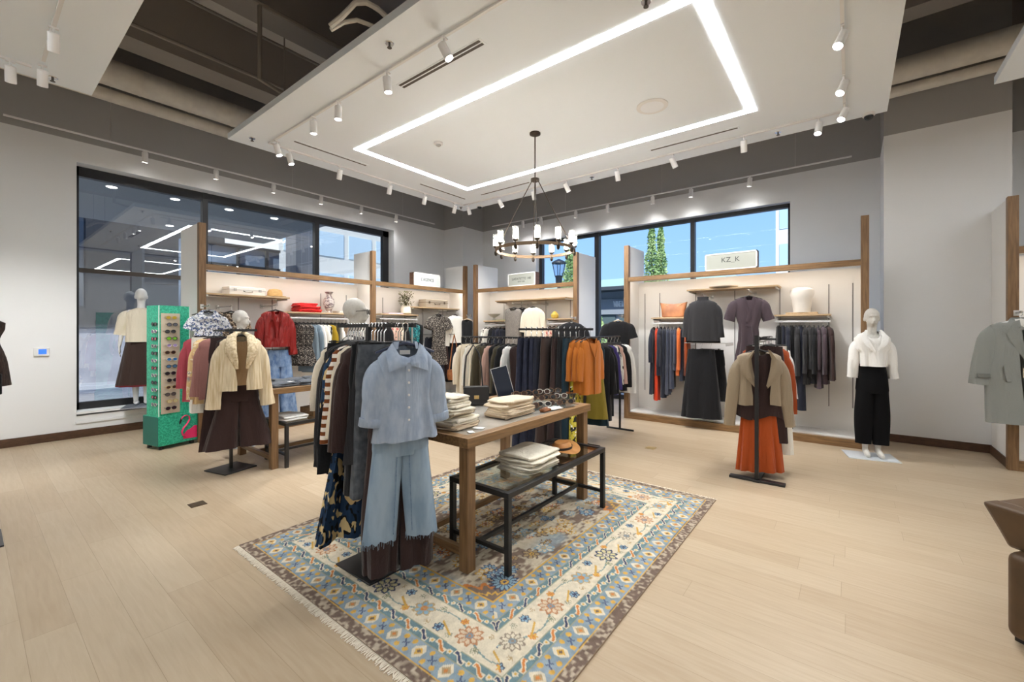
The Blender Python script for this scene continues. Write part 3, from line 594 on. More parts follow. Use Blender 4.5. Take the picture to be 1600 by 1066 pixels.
def torso(w=.20, L=.62, waist=None, hem=None, b=.05, neck=.075, drop=.06, v=.07, vb=.01, top=-.10, n=28, nr=12, fold=.006, fk=6, ph=0.0, gap=0.0, gaptop=None, hemwave=0.0, hi=0.0):
    """body of a hung top or dress; hook of its hanger at the origin, front towards -y"""
    waist = w * .96 if waist is None else waist; hem = w if hem is None else hem
    z1 = top - drop; zb = top - L
    W = [(top, neck), (top - drop * .45, lerp(neck, w, .62)), (z1, w * .97), (z1 - .05, w * 1.0), (z1 - .14, w * .98), (lerp(z1, zb, .5), waist), (zb, hem)]
    mb = MB(); rings = []
    zs = [top, top - drop * .45, z1, z1 - .045] + [lerp(z1 - .045, zb, (k + 1) / nr) for k in range(nr)]
    for k, z in enumerate(zs):
        f = max(0, (top - z) / L); a = interp(W, z)
        zf = None
        if k <= 1:
            q = 1.0 if k == 0 else .35
            zf = lambda x, y, q=q: (-(v * max(0, 1 - abs(x) / (neck * 1.25)) if y < 0 else vb * max(0, 1 - abs(x) / neck)) * q)
        elif k == len(zs) - 1 and (hemwave or hi): zf = lambda x, y: hemwave * sin(17 * x + ph) + (hi if y < 0 else 0)
        bb = b * (.55, .8, .9, 1.0)[min(k, 3)] * (1 + .25 * f)
        if gap or gaptop:
            g = lerp(gaptop if gaptop is not None else gap, gap, min(1, f * 1.2)); g = R(g)
            rings.append(ring(a, bb, z, n, fold=fold * f * 1.6, fk=fk, ph=ph, zf=zf, t0=-pi / 2 + g, t1=1.5 * pi - g, closed=False))
        else: rings.append(ring(a, bb, z, n, fold=fold * f * 1.6, fk=fk, ph=ph, zf=zf))
    return mb.loft(rings, not (gap or gaptop))
def sleeve(side, w=.20, L=.55, r0=.07, r1=.05, spread=.05, top=-.10, drop=.06, n=16, nr=12, fold=.006, ph=0.0, puff=0.0, cuff=0.0, ry=.6, fwd=0.0):
    """set-in sleeve: leaves the shoulder outwards, then hangs; rings stand square to its path"""
    mb = MB(); rings = []; zs = top - drop - .026; P = []
    for k in range(nr + 3):
        t = k / (nr + 2); e = min(1, t / .36); e = 1 - (1 - e) ** 2
        P.append((w - .075 + .042 * e + (spread + .012) * t ** .9, -fwd * t, zs - L * (.3 * t + .7 * t ** 1.35)))
    for k, p in enumerate(P):
        t = k / (nr + 2); a, c = P[max(0, k - 1)], P[min(len(P) - 1, k + 1)]; dx, dz = c[0] - a[0], c[2] - a[2]; q = math.hypot(dx, dz); nx, nz_ = -dz / q, dx / q
        m = min(1, t / .34); r = lerp(r0, r1, t) * lerp(.55, 1, m * (2 - m)) + puff * sin(pi * min(1, t * 1.02)) ** 1.3
        if cuff and t > .9: r *= 1 + cuff
        rr = []
        for i in range(n):
            th = 2 * pi * i / n; f = 1 + fold / max(r, .02) * (.3 + t) * (sin(3 * th + ph + side + 5 * t) + .5 * sin(5 * th - ph + 9 * t)); u = r * f * sg(cos(th), .92); v = r * ry * f * sg(sin(th), .92)
            rr.append((side * (p[0] + nx * u), p[1] + v, p[2] + nz_ * u))
        rings.append(rr)
    return mb.loft(rings, True)
def legs(w=.19, L=.98, r0=.105, r1=.11, hemgap=.02, rise=.26, b=.05, top=-.10, n=20, nr=12, fold=.006, ph=0.0, flare=0.0, rag=0.0, bulge=0.0, hip=1.12):
    """trousers: a waist-to-crotch tube that runs on into two legs"""
    mb = MB(); W = w * hip; zc = top - rise; rs = random.Random(int(ph * 100)); bt = b * 1.35
    mb.loft([ring(w, b, top, n * 2), ring(w * 1.0, b * 1.03, top - .04, n * 2), ring(lerp(w, W, .6), b * 1.2, top - rise * .5, n * 2, fold=fold * .4, ph=ph), ring(W * .99, bt * .96, zc + .03, n * 2, fold=fold * .5, ph=ph, p=.8), ring(W * .965, bt * .90, zc - .012, n * 2, fold=fold * .5, ph=ph, p=.8)])
    for s in (-1, 1):
        rings = []; rt = W * .525; rh = r1 + flare
        for k in range(nr + 1):
            t = k / nr; z = zc + .015 - (L - rise + .015) * t; r = lerp(rt, rh, t) + bulge * sin(pi * t) ** 1.5; cx = s * lerp(W * .965 - rt, rh + hemgap, t)
            zf = (lambda x, y: rs.uniform(-rag, rag * .3)) if rag and k == nr else None
            rings.append(ring(r, lerp(bt * .87, rh * .55, t) + bulge * .6 * sin(pi * t), z, n, cx, 0, .85, fold * (.3 + t), 4, ph + s, zf))
        mb.loft(rings)
    return mb
def skirt(w=.17, L=.75, hem=.3, b=.05, hb=.09, top=-.10, n=48, nr=12, fold=.012, fk=9, ph=0.0, shape=1.0, balloon=0.0, t0=0.0):
    mb = MB(); rings = []
    for k in range(nr + 1):
        t = k / nr; a = lerp(w, hem, t ** shape) + balloon * sin(pi * t) ** 1.2 - (balloon * .6 if balloon and t > .93 else 0); bb = lerp(b, hb, t)
        rings.append(ring(a, bb, top - L * t, n, fold=fold * t ** .7, fk=fk, ph=ph, p=.85))
    return mb.loft(rings)
def collar_mb(neck=.075, top=-.10, v=.07, h=.045, spread=.06, y0=0.0):
    """pointed shirt collar: a stand plus two leaves"""
    mb = MB()
    mb.loft([ring(neck * .95, .034, top + .03, 24, t0=-pi / 2 + .6, t1=1.5 * pi - .6, closed=False), ring(neck * 1.08, .042, top - .012, 24, t0=-pi / 2 + .6, t1=1.5 * pi - .6, closed=False)], False)
    for s in (-1, 1):
        A = [(0, .040, top + .036), (s * .062, .028, top + .034), (s * .078, -.012, top + .022), (s * .050, -.060 - y0, top - v * .38), (s * .006, -.074 - y0, top - v * .80)]
        B = [(0, .058, top - .016), (s * .085, .046, top - .016), (s * (.112 + spread * .2), -.030, top - .030), (s * (.098 + spread * .3), -.088 - y0, top - v * .5 - .05 - h), (s * .014, -.080 - y0, top - v * .84 - .012)]
        mb.loft([A, [tuple((a + c) / 2 + (0, -.010 if k > 1 else .006, .006)[i] for i, (a, c) in enumerate(zip(p, q))) for k, (p, q) in enumerate(zip(A, B))], B], False)
    return mb
def lapel_mb(pts_in, pts_out, y=-.07, lift=.014):
    mb = MB()
    for s in (-1, 1):
        A = [(s * x, y, z) for x, z in pts_in]; B = [(s * x, y - .004, z) for x, z in pts_out]
        M_ = [((a[0] + b_[0]) / 2, y - lift, (a[2] + b_[2]) / 2) for a, b_ in zip(A, B)]
        mb.loft([A, M_, B], False)
    return mb
HG = {}
def hanger_proto(kind, hook_m, arm_m, drop, w):
    key = (kind, hook_m.name, arm_m.name, round(drop, 3), round(w, 3))
    if key in HG: return copy_tree(HG[key])
    t = bpy.data.objects.new('clothes_hanger', None); COL.objects.link(t); t.empty_display_size = .05
    b = MB(); r = .016
    pts = [(-.028, 0, .002)] if False else []
    for k in range(9): a = R(200 - 215 * k / 8); pts.append((r * cos(a), 0, r * sin(a) - r + .005))
    pts += [(.012, 0, -.035), (0, 0, -.05), (0, 0, -drop + .012)]
    b.tube(pts, .0042 if hook_m is CHROME else .0028, 6); b.build('hook', hook_m, t)
    b = MB()
    if kind == 'clip':
        b.tube([(-w, 0, -drop + .01), (w, 0, -drop + .01)], .005, 6)
        for s in (-1, 1): b.box(s * w * .8 - .012, -.014, -drop - .02, s * w * .8 + .012, .014, -drop + .018)
    else:
        b.tube([(-w, 0, -drop - .042), (-w * .55, 0, -drop - .014), (0, 0, -drop + .012), (w * .55, 0, -drop - .014), (w, 0, -drop - .042)], [.007, .009, .011, .009, .007], 8)
    b.build('arms', arm_m, t)
    HG[key] = t; return t
def put_hanger(loc, rz, label, group, kind='arm', hook_m=None, arm_m=None, drop=.10, w=.18):
    h = hanger_proto(kind, hook_m or STEEL, arm_m or DARKW, drop, w); h.location = loc; h.rotation_euler = (0, 0, rz)
    return tag(h, label, 'hanger', group)
def hung(name, label, cat, loc, rz, parts, group=None, hanger=None, hgroup='clothes hangers', scale=1.0):
    """a garment: parts = [(part name, MB, material)]; a single part becomes the thing itself"""
    if len(parts) == 1:
        o = parts[0][1].build(name, parts[0][2], None, loc, rz, ang=70); tag(o, label, cat, group)
    else:
        o = thing(name, label, cat, loc, rz, group)
        for pn, mb, m in parts: mb.build(pn, m, o, ang=70)
    if hanger:
        kw = dict(hanger); lab = kw.pop('label'); put_hanger(loc, rz, lab, hgroup, **kw)
    return o
def top_parts(m, w=.20, L=.62, sl=.55, sm=None, bname='body', extra=(), **k):
    tk = {q: k[q] for q in ('waist', 'hem', 'b', 'neck', 'drop', 'v', 'vb', 'top', 'n', 'nr', 'fold', 'fk', 'ph', 'gap', 'gaptop', 'hemwave', 'hi') if q in k}
    sk = {q: k[q] for q in ('top', 'drop', 'r0', 'r1', 'spread', 'puff', 'cuff', 'fwd', 'ry') if q in k}
    P = [(bname, torso(w, L, **tk), m)]
    if sl:
        for s in (-1, 1): P.append(('sleeve', sleeve(s, w, sl, ph=k.get('ph', 0), fold=k.get('sfold', .006), **sk), sm or m))
    return P + list(extra)
def merge(parts):
    """one mesh for a garment seen edge-on in a full rail"""
    a = MB(); mats = []
    for _, mb, m in parts:
        if m not in mats: mats.append(m)
        a.add(mb.v, mb.f, mats.index(m))
    return a, mats
def buttons(parent, xs, m, r=.008):
    for x, y, z in xs:
        b = MB(); b.lathe([(r, 0), (r, .004), (r * .5, .005)], 10); b.build('button', m, parent, (x, y, z), rot=(R(90), 0, 0))
# cloth colours
NAVY = fab('navy', (34, 37, 50)); INK = fab('ink_black', (22, 22, 25)); COAL = fab('charcoal', (45, 44, 46)); ESP = fab('espresso', (54, 38, 36)); BRN = fab('brown_velvet', (62, 47, 42))
CREAMC = fab('cream', (226, 215, 194)); IVORY = fab('ivory', (232, 228, 218)); WHT = fab('white', (236, 234, 230)); ORG = fab('orange', (174, 78, 32)); RUST = fab('rust', (160, 72, 34)); OCH = fab('ochre_orange', (172, 98, 30)); OLV = fab('olive', (128, 112, 38)); OLVD = fab('dark_olive', (72, 66, 50))
TAN = fab('tan_suede', (152, 136, 114), .7); PINK = fab('dusty_pink', (196, 160, 146)); ROSE = fab('rose_red', (168, 72, 84)); MAUVE = fab('mauve', (150, 104, 98)); REDS = mat('satin_red', srgb(132, 16, 11), .36, bump=.05, bscale=15); REDO = fab('red_orange', (206, 62, 30)); PLUM = fab('plum_grey', (74, 62, 68)); PURP = fab('purple', (62, 52, 110)); TAUPE = fab('taupe', (134, 112, 90)); MUST = fab('mustard', (170, 140, 30)); GBLUE = fab('grey_blue', (120, 136, 148)); SLATE = fab('slate_navy', (62, 66, 82)); GREYC = fab('grey_wool', (140, 142, 138)); MAGN = fab('magenta', (150, 34, 104)); TEALD = fab('dark_teal', (26, 48, 60)); KHA = fab('beige_lining', (178, 148, 112))
DEN = noisemat('denim_light', srgb(146, 160, 180), srgb(164, 176, 192), (5, 5, 2), 6, .9, bump=.15); DENJ = noisemat('denim_jeans', srgb(124, 146, 166), srgb(152, 170, 186), (4, 4, 1.2), 3, .9, bump=.1); DENM = noisemat('denim_mid', srgb(82, 112, 156), srgb(136, 160, 192), (6, 6, 3), 3, .9); DENG = noisemat('denim_dark_grey', srgb(66, 70, 76), srgb(88, 92, 98), (5, 5, 5), 5, .9); DEND = noisemat('denim_indigo', srgb(26, 30, 48), srgb(38, 42, 62), (8, 8, 3), 5, .9)
FUR = noisemat('cream_fur', srgb(196, 174, 136), srgb(232, 218, 190), (26, 26, 2.2), 2.0, .95, .3, .7, 6, bump=.4); FURC = noisemat('cream_fur_collar', srgb(190, 166, 126), srgb(236, 220, 190), (14, 14, 14), 3, .95, .3, .65, 6, bump=.8); FURB = noisemat('brown_fur', srgb(36, 25, 22), srgb(66, 50, 44), (14, 14, 5), 5, .95, bump=.8)
TWEED = noisemat('grey_tweed', srgb(92, 86, 80), srgb(150, 142, 134), (1, 1, 1), 160, .95, .4, .6)
for m_ in (DEN, DENJ, DENM, DEND, DENG): drape(m_, .5)
drape(REDS, .9, (16, 16, 5), .04)
P_LEO = printmat('leopard', (58, 50, 44), [((196, 178, 156), .50, .56, 1.0), ((112, 86, 60), .60, .63, 1.3)], 45); P_BLU = printmat('blue_floral', (228, 230, 234), [((78, 96, 142), .52, .58, 1.0), ((120, 128, 120), .60, .64, 1.6)], 36); P_TIG = printmat('blue_cream', (34, 58, 86), [((20, 20, 24), .56, .58, 1.2), ((214, 190, 140), .55, .575, 1.0)], 15, (1, 1, .7)); P_STR = printmat('rust_stripes', (228, 220, 208), [((122, 68, 34), .48, .52, .62)], 10, mode='stripes')
P_YEL = printmat('yellow_floral', (222, 190, 138), [((196, 148, 128), .54, .62, .6), ((150, 150, 146), .62, .68, .8), ((236, 220, 190), .6, .64, 1.4)], 16); P_FLO = printmat('dark_floral', (44, 40, 40), [((176, 168, 156), .56, .60, 1.2), ((96, 88, 80), .58, .62, 2.0)], 48); P_TEA = printmat('teal_print', (30, 92, 98), [((60, 150, 150), .5, .58, 1.0), ((24, 34, 48), .58, .62, 1.3), ((176, 120, 90), .66, .7, 1.6)], 22); P_PNK = printmat('pink_floral', (226, 196, 178), [((200, 84, 92), .58, .64, .8), ((60, 90, 84), .62, .66, 1.2)], 20); P_ZEB = printmat('zebra', (224, 222, 214), [((30, 30, 32), .5, .54, .9)], 26, (1, 1, .3)); P_YBK = printmat('yellow_black', (190, 176, 60), [((34, 34, 30), .54, .58, 1.0), ((232, 232, 222), .62, .66, 1.3)], 16)

def piece(spec, seed):
    """one garment of a crowded rail -> (category, name, parts, hanger kind)"""
    kind, m, o = spec[0], spec[1], dict(spec[2]) if len(spec) > 2 and spec[2] else {}
    rs = random.Random(seed); ph = rs.uniform(0, 6)
    if kind in ('blouse', 'jacket', 'coat', 'sweater', 'cardigan', 'shirt'):
        d = dict(blouse=(.185, .60, .50, .034, .055, .045), jacket=(.20, .64, .56, .045, .062, .055), coat=(.205, .95, .60, .05, .066, .06), sweater=(.20, .58, .54, .042, .06, .05), cardigan=(.20, .62, .56, .042, .06, .05), shirt=(.195, .66, .52, .034, .056, .046))[kind]
        q = dict(w=d[0], L=d[1], sl=d[2], b=d[3], r0=d[4], r1=d[5], spread=.035, ph=ph, n=20, nr=8, fold=.008, ry=.5); q.update(o)
        return top_parts(m, **q), 'arm'
    if kind in ('dress', 'vest', 'top'):
        q = dict(w=.18, L=1.0 if kind == 'dress' else .58, sl=0, b=.034, waist=.16, hem=.24 if kind == 'dress' else .19, ph=ph, n=22, nr=9, fold=.012); q.update(o)
        return top_parts(m, **q), 'arm'
    if kind in ('trousers', 'jeans'):
        q = dict(w=.17, L=.98, r0=.095, r1=.10, b=.03, ph=ph, n=14, nr=7, fold=.008); q.update(o)
        return [('body', legs(**q), m)], 'clip'
    q = dict(w=.16, L=.72, hem=.25, b=.03, hb=.05, ph=ph, n=30, nr=8, fold=.012); q.update(o)
    return [('body', skirt(**q), m)], 'clip'
def rail(specs, p, q, rz, group, where, seed=0, jit=6, drop=.10, hook_m=None, ang_off=0, skip_hanger=False, pole=None, gapw=.10):
    """garments spread from p (leftmost in the photo) to q along a rail"""
    P, Q = np.array(p, float), np.array(q, float); n = len(specs); rs = random.Random(seed)
    for k, s in enumerate(specs):
        f = k / max(1, n - 1)
        if pole is not None: f = f * (1 - gapw) if f * (1 - gapw) < pole - gapw / 2 else f * (1 - gapw) + gapw
        pos = tuple(P + (Q - P) * f); parts, hk = piece(s, seed * 50 + k)
        mb, mats = merge(parts); desc = s[3]; a = rz + R(rs.uniform(-jit, jit)) + R(ang_off)
        if drop != .10: mb.xf(lambda x, y, z: (x, y, z + .10 - drop))
        o = mb.build(s[0], mats, None, pos, a, ang=70)
        tag(o, '%s, %s from the left on %s' % (desc, ORD[k], where), s[0] if s[0] not in ('top',) else 'blouse', group)
        if not skip_hanger: put_hanger(pos, a, 'hanger of the %s garment from the left on %s' % (ORD[k], where), 'hangers on ' + where, hk, hook_m, None, drop, .15 if hk == 'clip' else .165)

# ------------------------------------------------------------------ foreground rack: denim outfit in front
def plate(b, x0, y0, x1, y1, z=.012): b.box(x0, y0, 0, x1, y1, z)
FX, FY, FZ = 1.62, 2.45, 1.585
t = thing('clothing_rack', 'black clothing stand with square base on the patterned rug', 'clothing rack', (FX, FY, .012), 0, 'clothing racks')
b = MB(); plate(b, -.12, -.19, .26, .19); b.build('base_plate', BLACK, t, bevel=.003)
b = MB(); b.box(-.014, -.014, .01, .014, .014, FZ - .012); b.build('pole', BLACK, t, smooth=False)
b = MB(); b.box(-.012, -.46, FZ - .034, .012, .36, FZ - .012); b.build('hanging_rail', BLACK, t, smooth=False)
b = MB(); b.box(-.006, -.44, FZ - .155, .006, .34, FZ - .143); b.box(-.004, -.44, FZ - .15, .004, -.432, FZ - .02); b.box(-.004, .332, FZ - .15, .004, .34, FZ - .02); b.build('lower_bar', STEEL, t, smooth=False)
# denim shirt
dz = -.135
shirt = thing('denim_shirt', 'light blue denim shirt with puff sleeves at front of the nearest rack', 'shirt', (1.585, 2.03, FZ), R(-24))
torso(.160, .53, .148, .186, .062, .072, .06, .10, .0, dz, 44, 20, .011, 5, .6, hemwave=.004).build('body', DEN, shirt, ang=70)
for s in (-1, 1):
    o = sleeve(s, .170, .33, .058, .068, .036, dz, .06, 26, 18, .006, 1.2, .014, 0, .66).build('sleeve', DEN, shirt, ang=70)
    b = MB(); b.loft([ring(.062, .043, .002, 26, p=.92), ring(.073, .050, -.002, 26, p=.92), ring(.075, .051, -.045, 26, p=.92), ring(.068, .046, -.05, 26, p=.92)]); b.build('cuff', DEN, o, (s * (.170 - .023 + .036), 0, dz - .06 - .026 - .31), ang=60, rot=(0, -s * R(7), 0))
collar_mb(.072, dz, .11, .03, .04).build('collar', DEN, shirt, ang=70)
b = MB(); b.box(-.017, -.074, dz - .53, .017, -.066, dz - .085); b.xf(lambda x, y, z: (x, y - .006 * (dz - z) - (.004 if z < -.5 else 0), z)); b.build('placket', DEN, shirt, bevel=.002)
SNAP = mat('snap_pearl', (.75, .74, .72), .3, .5); buttons(shirt, [(0, -.0755 - .006 * zz, dz - zz) for zz in (.13, .20, .27, .34, .41)], SNAP, .007)
b = MB(); b.box(-.03, .012, dz - .045, .03, .016, dz - .02); b.build('neck_label', PAPER, shirt)
put_hanger((1.585, 2.03, FZ), R(-24), 'dark blue hanger holding the denim shirt in front', 'hangers on the nearest rack', 'arm', CHROME, mat('hanger_navy', (.03, .04, .08), .4), .125, .17)
jn = thing('jeans', 'light blue cropped jeans with frayed hems under the denim shirt', 'jeans', (1.585, 2.075, FZ), R(-24))
legs(.150, .74, .098, .090, .030, .25, .05, -.50, 28, 22, .007, 2.1, .004, .02, hip=1.1).build('body', DENJ, jn, ang=70)
b = MB(); rs = random.Random(3)
for s in (-1, 1):
    for k in range(46):
        a = 2 * pi * k / 46; x = s * .124 + .094 * cos(a); y = .052 * sin(a); b.tube([(x, y, -1.23), (x + rs.uniform(-.006, .006), y, -1.25 - rs.uniform(.005, .03))], .0012, 4)
b.build('frayed_hem', DENJ, jn)
b = MB()
for s in (-1, 1): b.tube([(s * (.034 + .020 * k / 8), -.060 + .001 * k, -.74 - .058 * k) for k in range(9)], .0025, 5)
b.build('inseam_stitching', noisemat('denim_seam', srgb(86, 110, 136), srgb(120, 142, 164), (1, 1, 1), 60, .9), jn)
put_hanger((1.585, 2.075, FZ), R(-24), 'hanger carrying the frayed jeans behind the denim shirt', 'hangers on the nearest rack', 'arm', CHROME, None, .125, .15)
bp = thing('trousers', 'dark brown balloon trousers reaching the rug behind the jeans', 'trousers', (1.625, 2.15, FZ), R(-24)); legs(.16, 1.03, .12, .085, .0, .25, .05, -.44, 26, 20, .016, .9, .015).xf(lambda x, y, z: (x * (1 + .12 * math.exp(-((z + 1.12) / .28) ** 2)), y * (1 + .5 * math.exp(-((z + 1.1) / .3) ** 2)), z)).build('body', ESP, bp, ang=70)
b = MB(); b.loft([ring(.175, .056, -.435, 40), ring(.176, .057, -.48, 40)]); b.build('waistband', ESP, bp)
put_hanger((1.625, 2.15, FZ), R(-24), 'hanger carrying the dark brown balloon trousers', 'hangers on the nearest rack', 'clip', CHROME, None, .42, .13)
FR = [('sweater', CREAMC, dict(L=.41, sl=.36, w=.19), 'cream knit sweater'), ('skirt', INK, dict(L=.8), 'black skirt'), ('cardigan', COAL, dict(L=.80, sl=.70), 'charcoal long cardigan'), ('cardigan', INK, dict(L=.84, sl=.74), 'black long cardigan'), ('dress', P_TIG, dict(L=1.26, w=.185, hem=.30, waist=.17, fold=.03, sl=.35), 'blue and cream patterned tiered dress'), ('sweater', P_STR, dict(L=.60), 'white and rust striped sweater'), ('blouse', CREAMC, dict(L=.5), 'cream blouse'), ('jacket', BRN, dict(L=.66, w=.21), 'brown velvet jacket'), ('jacket', ESP, dict(L=.62, w=.205), 'dark brown jacket'), ('trousers', INK, dict(L=.9), 'black trousers'), ('skirt', COAL, dict(L=.7), 'charcoal skirt'), ('trousers', DENG, dict(L=.9), 'dark grey jeans')]
rail(FR, (FX + .03, 2.74, FZ), (FX - .01, 2.27, FZ), R(-6), 'clothes on the nearest rack', 'the nearest rack', 3, 3, .125, CHROME, pole=.62)

# ------------------------------------------------------------------ fur jacket rack
UX, UY, UZ = 1.84, 5.42, 1.56
t = thing('clothing_rack', 'black stand with square base carrying the cream fur jacket', 'clothing rack', (UX, UY, 0), 0, 'clothing racks')
b = MB(); plate(b, -.18, -.18, .18, .18); b.build('base_plate', BLACK, t, rz=R(14), bevel=.003); b = MB(); b.box(-.014, -.014, .01, .014, .014, UZ - .012); b.build('pole', BLACK, t, smooth=False)
b = MB(); b.box(-.011, -.42, UZ - .034, .011, .52, UZ - .012); b.build('hanging_rail', BLACK, t, smooth=False)
b = MB(); b.box(-.20, -.43, UZ - .03, .10, -.41, UZ - .005); b.build('cross_bar', BLACK, t, smooth=False)
fj = thing('fur_jacket', 'cream faux fur jacket with wide shawl collar on the front of its rack', 'jacket', (1.81, 5.06, UZ), R(-14))
torso(.19, .56, .19, .205, .075, .085, .055, .04, 0, -.085, 44, 16, .007, 8, .4, 7, 22).build('body', FUR, fj, ang=70)
for s in (-1, 1): sleeve(s, .195, .66, .066, .064, .075, -.085, .055, 22, 14, .005, .7, .0, .06, .72).build('sleeve', FUR, fj, ang=70)
b = MB()
for s in (-1, 1):
    b.tube([(s * .045, .03, -.055), (s * .085, -.03, -.085), (s * .10, -.085, -.16), (s * .095, -.10, -.25), (s * .065, -.10, -.34), (s * .045, -.095, -.42)], [.03, .045, .058, .055, .035, .015], 12, flat=.55)
b.tube([(-.05, .035, -.055), (0, .05, -.045), (.05, .035, -.055)], .03, 10); b.build('shawl_collar', FURC, fj, ang=80)
put_hanger((1.81, 5.06, UZ), R(-14), 'black hanger holding the cream fur jacket', 'hangers on the fur jacket rack', 'arm', BLACK, None, .08, .18)
cm = hung('camisole', 'beige camisole worn inside the cream fur jacket', 'camisole', (1.81, 5.10, UZ), R(-14), [('body', torso(.15, .50, .15, .16, .035, .07, .04, .12, 0, -.10, 24, 8, .006), KHA)])
bt = hung('trousers', 'dark brown wide leg trousers below the cream fur jacket', 'trousers', (1.82, 5.14, UZ), R(-14), [('body', legs(.165, .66, .13, .135, .012, .16, .05, -.60, 26, 14, .014, 1.7, .02), ESP)], hanger=dict(label='black hanger carrying the dark brown trousers under the fur jacket', kind='clip', drop=.58, w=.13))
rail([('blouse', ROSE, dict(L=.74, w=.19), 'rose red blouse'), ('skirt', IVORY, dict(L=.86, hem=.17), 'ivory lace skirt'), ('blouse', P_YEL, dict(L=.74, sl=.6, w=.20), 'yellow floral blouse'), ('jacket', MAUVE, dict(L=.68), 'mauve jacket'), ('trousers', ESP, dict(L=1.2, flare=.03, fold=.02), 'pleated dark brown trousers'), ('vest', ESP, dict(L=.6), 'dark brown vest')], (1.74, 5.98, UZ), (1.82, 5.24, UZ), R(-10), 'clothes on the fur jacket rack', 'the fur jacket rack', 11, 3, .10, BLACK, pole=.76)

# ------------------------------------------------------------------ rack at the right: tan jacket
QX, QY, QZ = 5.0, .75, 1.47
t = thing('clothing_rack', 'black stand with cross base carrying tan jacket and orange skirt', 'clothing rack', (QX, QY, 0), 0, 'clothing racks')
b = MB(); b.box(-.017, -.017, 0, .017, .017, QZ + .02); b.build('pole', BLACK, t, smooth=False)
b = MB(); b.box(-.04, -.25, 0, .04, .25, .025); b.box(-.05, -.03, 0, .62, .03, .025); b.build('cross_base', BLACK, t, bevel=.003)
b = MB(); b.box(0, -.011, QZ - .022, .66, .011, QZ); b.box(.12, -.16, QZ - .03, .135, .02, QZ - .01); b.build('hanging_rail', BLACK, t, smooth=False)
for z in (.05, .09):
    b = MB(); b.tube([(.03, -.012, QZ - z), (.50, -.012, QZ - z)], .007, 8); b.build('steel_bar', STEEL, t)
tj = thing('suede_jacket', 'tan suede jacket with draped open collar on the right rack', 'jacket', (QX + .13, QY, QZ), R(-62))
torso(.215, .55, .20, .21, .06, .075, .05, .03, 0, -.15, 40, 14, .007, 6, .9, 16, 34, hemwave=.01).build('body', TAN, tj, ang=70)
for s in (-1, 1): sleeve(s, .222, .70, .066, .052, .095, -.15, .05, 20, 14, .007, .3, .004).build('sleeve', TAN, tj, ang=70)
lapel_mb([(.06, -.125), (.095, -.22), (.080, -.34), (.045, -.50)], [(.085, -.14), (.185, -.25), (.205, -.355), (.055, -.53)], -.070, .026).build('draped_collar', TAN, tj, ang=80)
put_hanger((QX + .13, QY, QZ), R(-62), 'black hanger holding the tan suede jacket', 'hangers on the right rack', 'arm', BLACK, None, .145, .17)
hung('skirt', 'orange pleated long skirt below the tan suede jacket', 'skirt', (QX + .185, QY, QZ), R(-62), [('body', skirt(.17, .70, .235, .05, .10, -.70, 60, 14, .02, 11, .3), ORG)], hanger=dict(label='black hanger carrying the orange pleated skirt', kind='clip', drop=.68, w=.13))
hung('blouse', 'dark brown ruffled blouse between tan jacket and orange skirt', 'blouse', (QX + .155, QY, QZ), R(-62), top_parts(ESP, w=.19, L=.70, sl=.68, top=-.14, hem=.235, hemwave=.03, fold=.012, b=.05, spread=.06, r0=.06, r1=.06)[:1])
rail([('trousers', ESP, dict(L=1.0), 'dark brown trousers'), ('sweater', RUST, dict(L=.66, sl=.62, w=.22), 'rust sweater'), ('blouse', RUST, dict(L=.7), 'rust blouse'), ('trousers', IVORY, dict(L=1.16, r0=.12, r1=.11), 'ivory wide trousers'), ('trousers', INK, dict(L=.9), 'black trousers'), ('blouse', WHT, dict(L=.8), 'white blouse')], (QX + .25, QY - .03, QZ), (QX + .62, QY - .05, QZ), R(-84), 'clothes on the right rack', 'the right rack', 17, 5, .10, BLACK)

# ------------------------------------------------------------------ left bays
AY = 7.12
hung('blouse', 'blue and white floral blouse hanging beside the first walnut post', 'blouse', (2.02, 6.74, 1.88), R(-14), top_parts(P_BLU, w=.165, L=.52, sl=.15, r0=.062, r1=.075, spread=.06, b=.05, v=.09, fold=.008, extra=[('collar', collar_mb(.075, -.10, .09, .02), P_BLU)]), hanger=dict(label='hanger holding the blue and white floral blouse'))
faceout('steel arm holding the blue and white floral blouse', (2.02, 6.995, 1.865), 0, .27)
hung('blouse', 'leopard print blouse with wide neckline under the upper shelf', 'blouse', (2.37, 6.98, 1.90), 0, top_parts(P_LEO, w=.19, L=.62, sl=.20, neck=.13, v=.10, drop=.03, r0=.06, r1=.065, spread=.04, b=.05), hanger=dict(label='black hanger holding the leopard print blouse', w=.15))
faceout('steel arm holding the leopard print blouse', (2.37, 7.5, 1.885), 0, .52)
rb = hung('blouse', 'shiny red ruffled blouse hanging above blue jeans', 'blouse', (2.98, 6.98, 1.94), R(-6), top_parts(REDS, w=.205, L=.56, sl=.60, r0=.068, r1=.055, spread=.075, b=.06, v=.10, puff=.012, cuff=.2, fold=.014, n=36, extra=[('ruffle', lapel_mb([(.03, -.11), (.02, -.22), (.008, -.36), (.006, -.52)], [(.085, -.12), (.075, -.23), (.045, -.36), (.03, -.52)], -.058, .03), REDS)]), hanger=dict(label='black hanger holding the shiny red blouse', w=.17))
faceout('steel arm holding the shiny red blouse', (2.98, 7.5, 1.925), 0, .52)
hung('jeans', 'mid blue wide jeans hanging below the red blouse', 'jeans', (3.05, 7.02, 1.33), R(-6), [('body', legs(.165, 1.02, .10, .13, .01, .25, .05, -.10, 22, 14, .008, .5), DENM)], hanger=dict(label='hanger carrying the mid blue wide jeans', kind='clip'))
faceout('steel arm holding the mid blue jeans', (3.05, 7.5, 1.315), 0, .48)
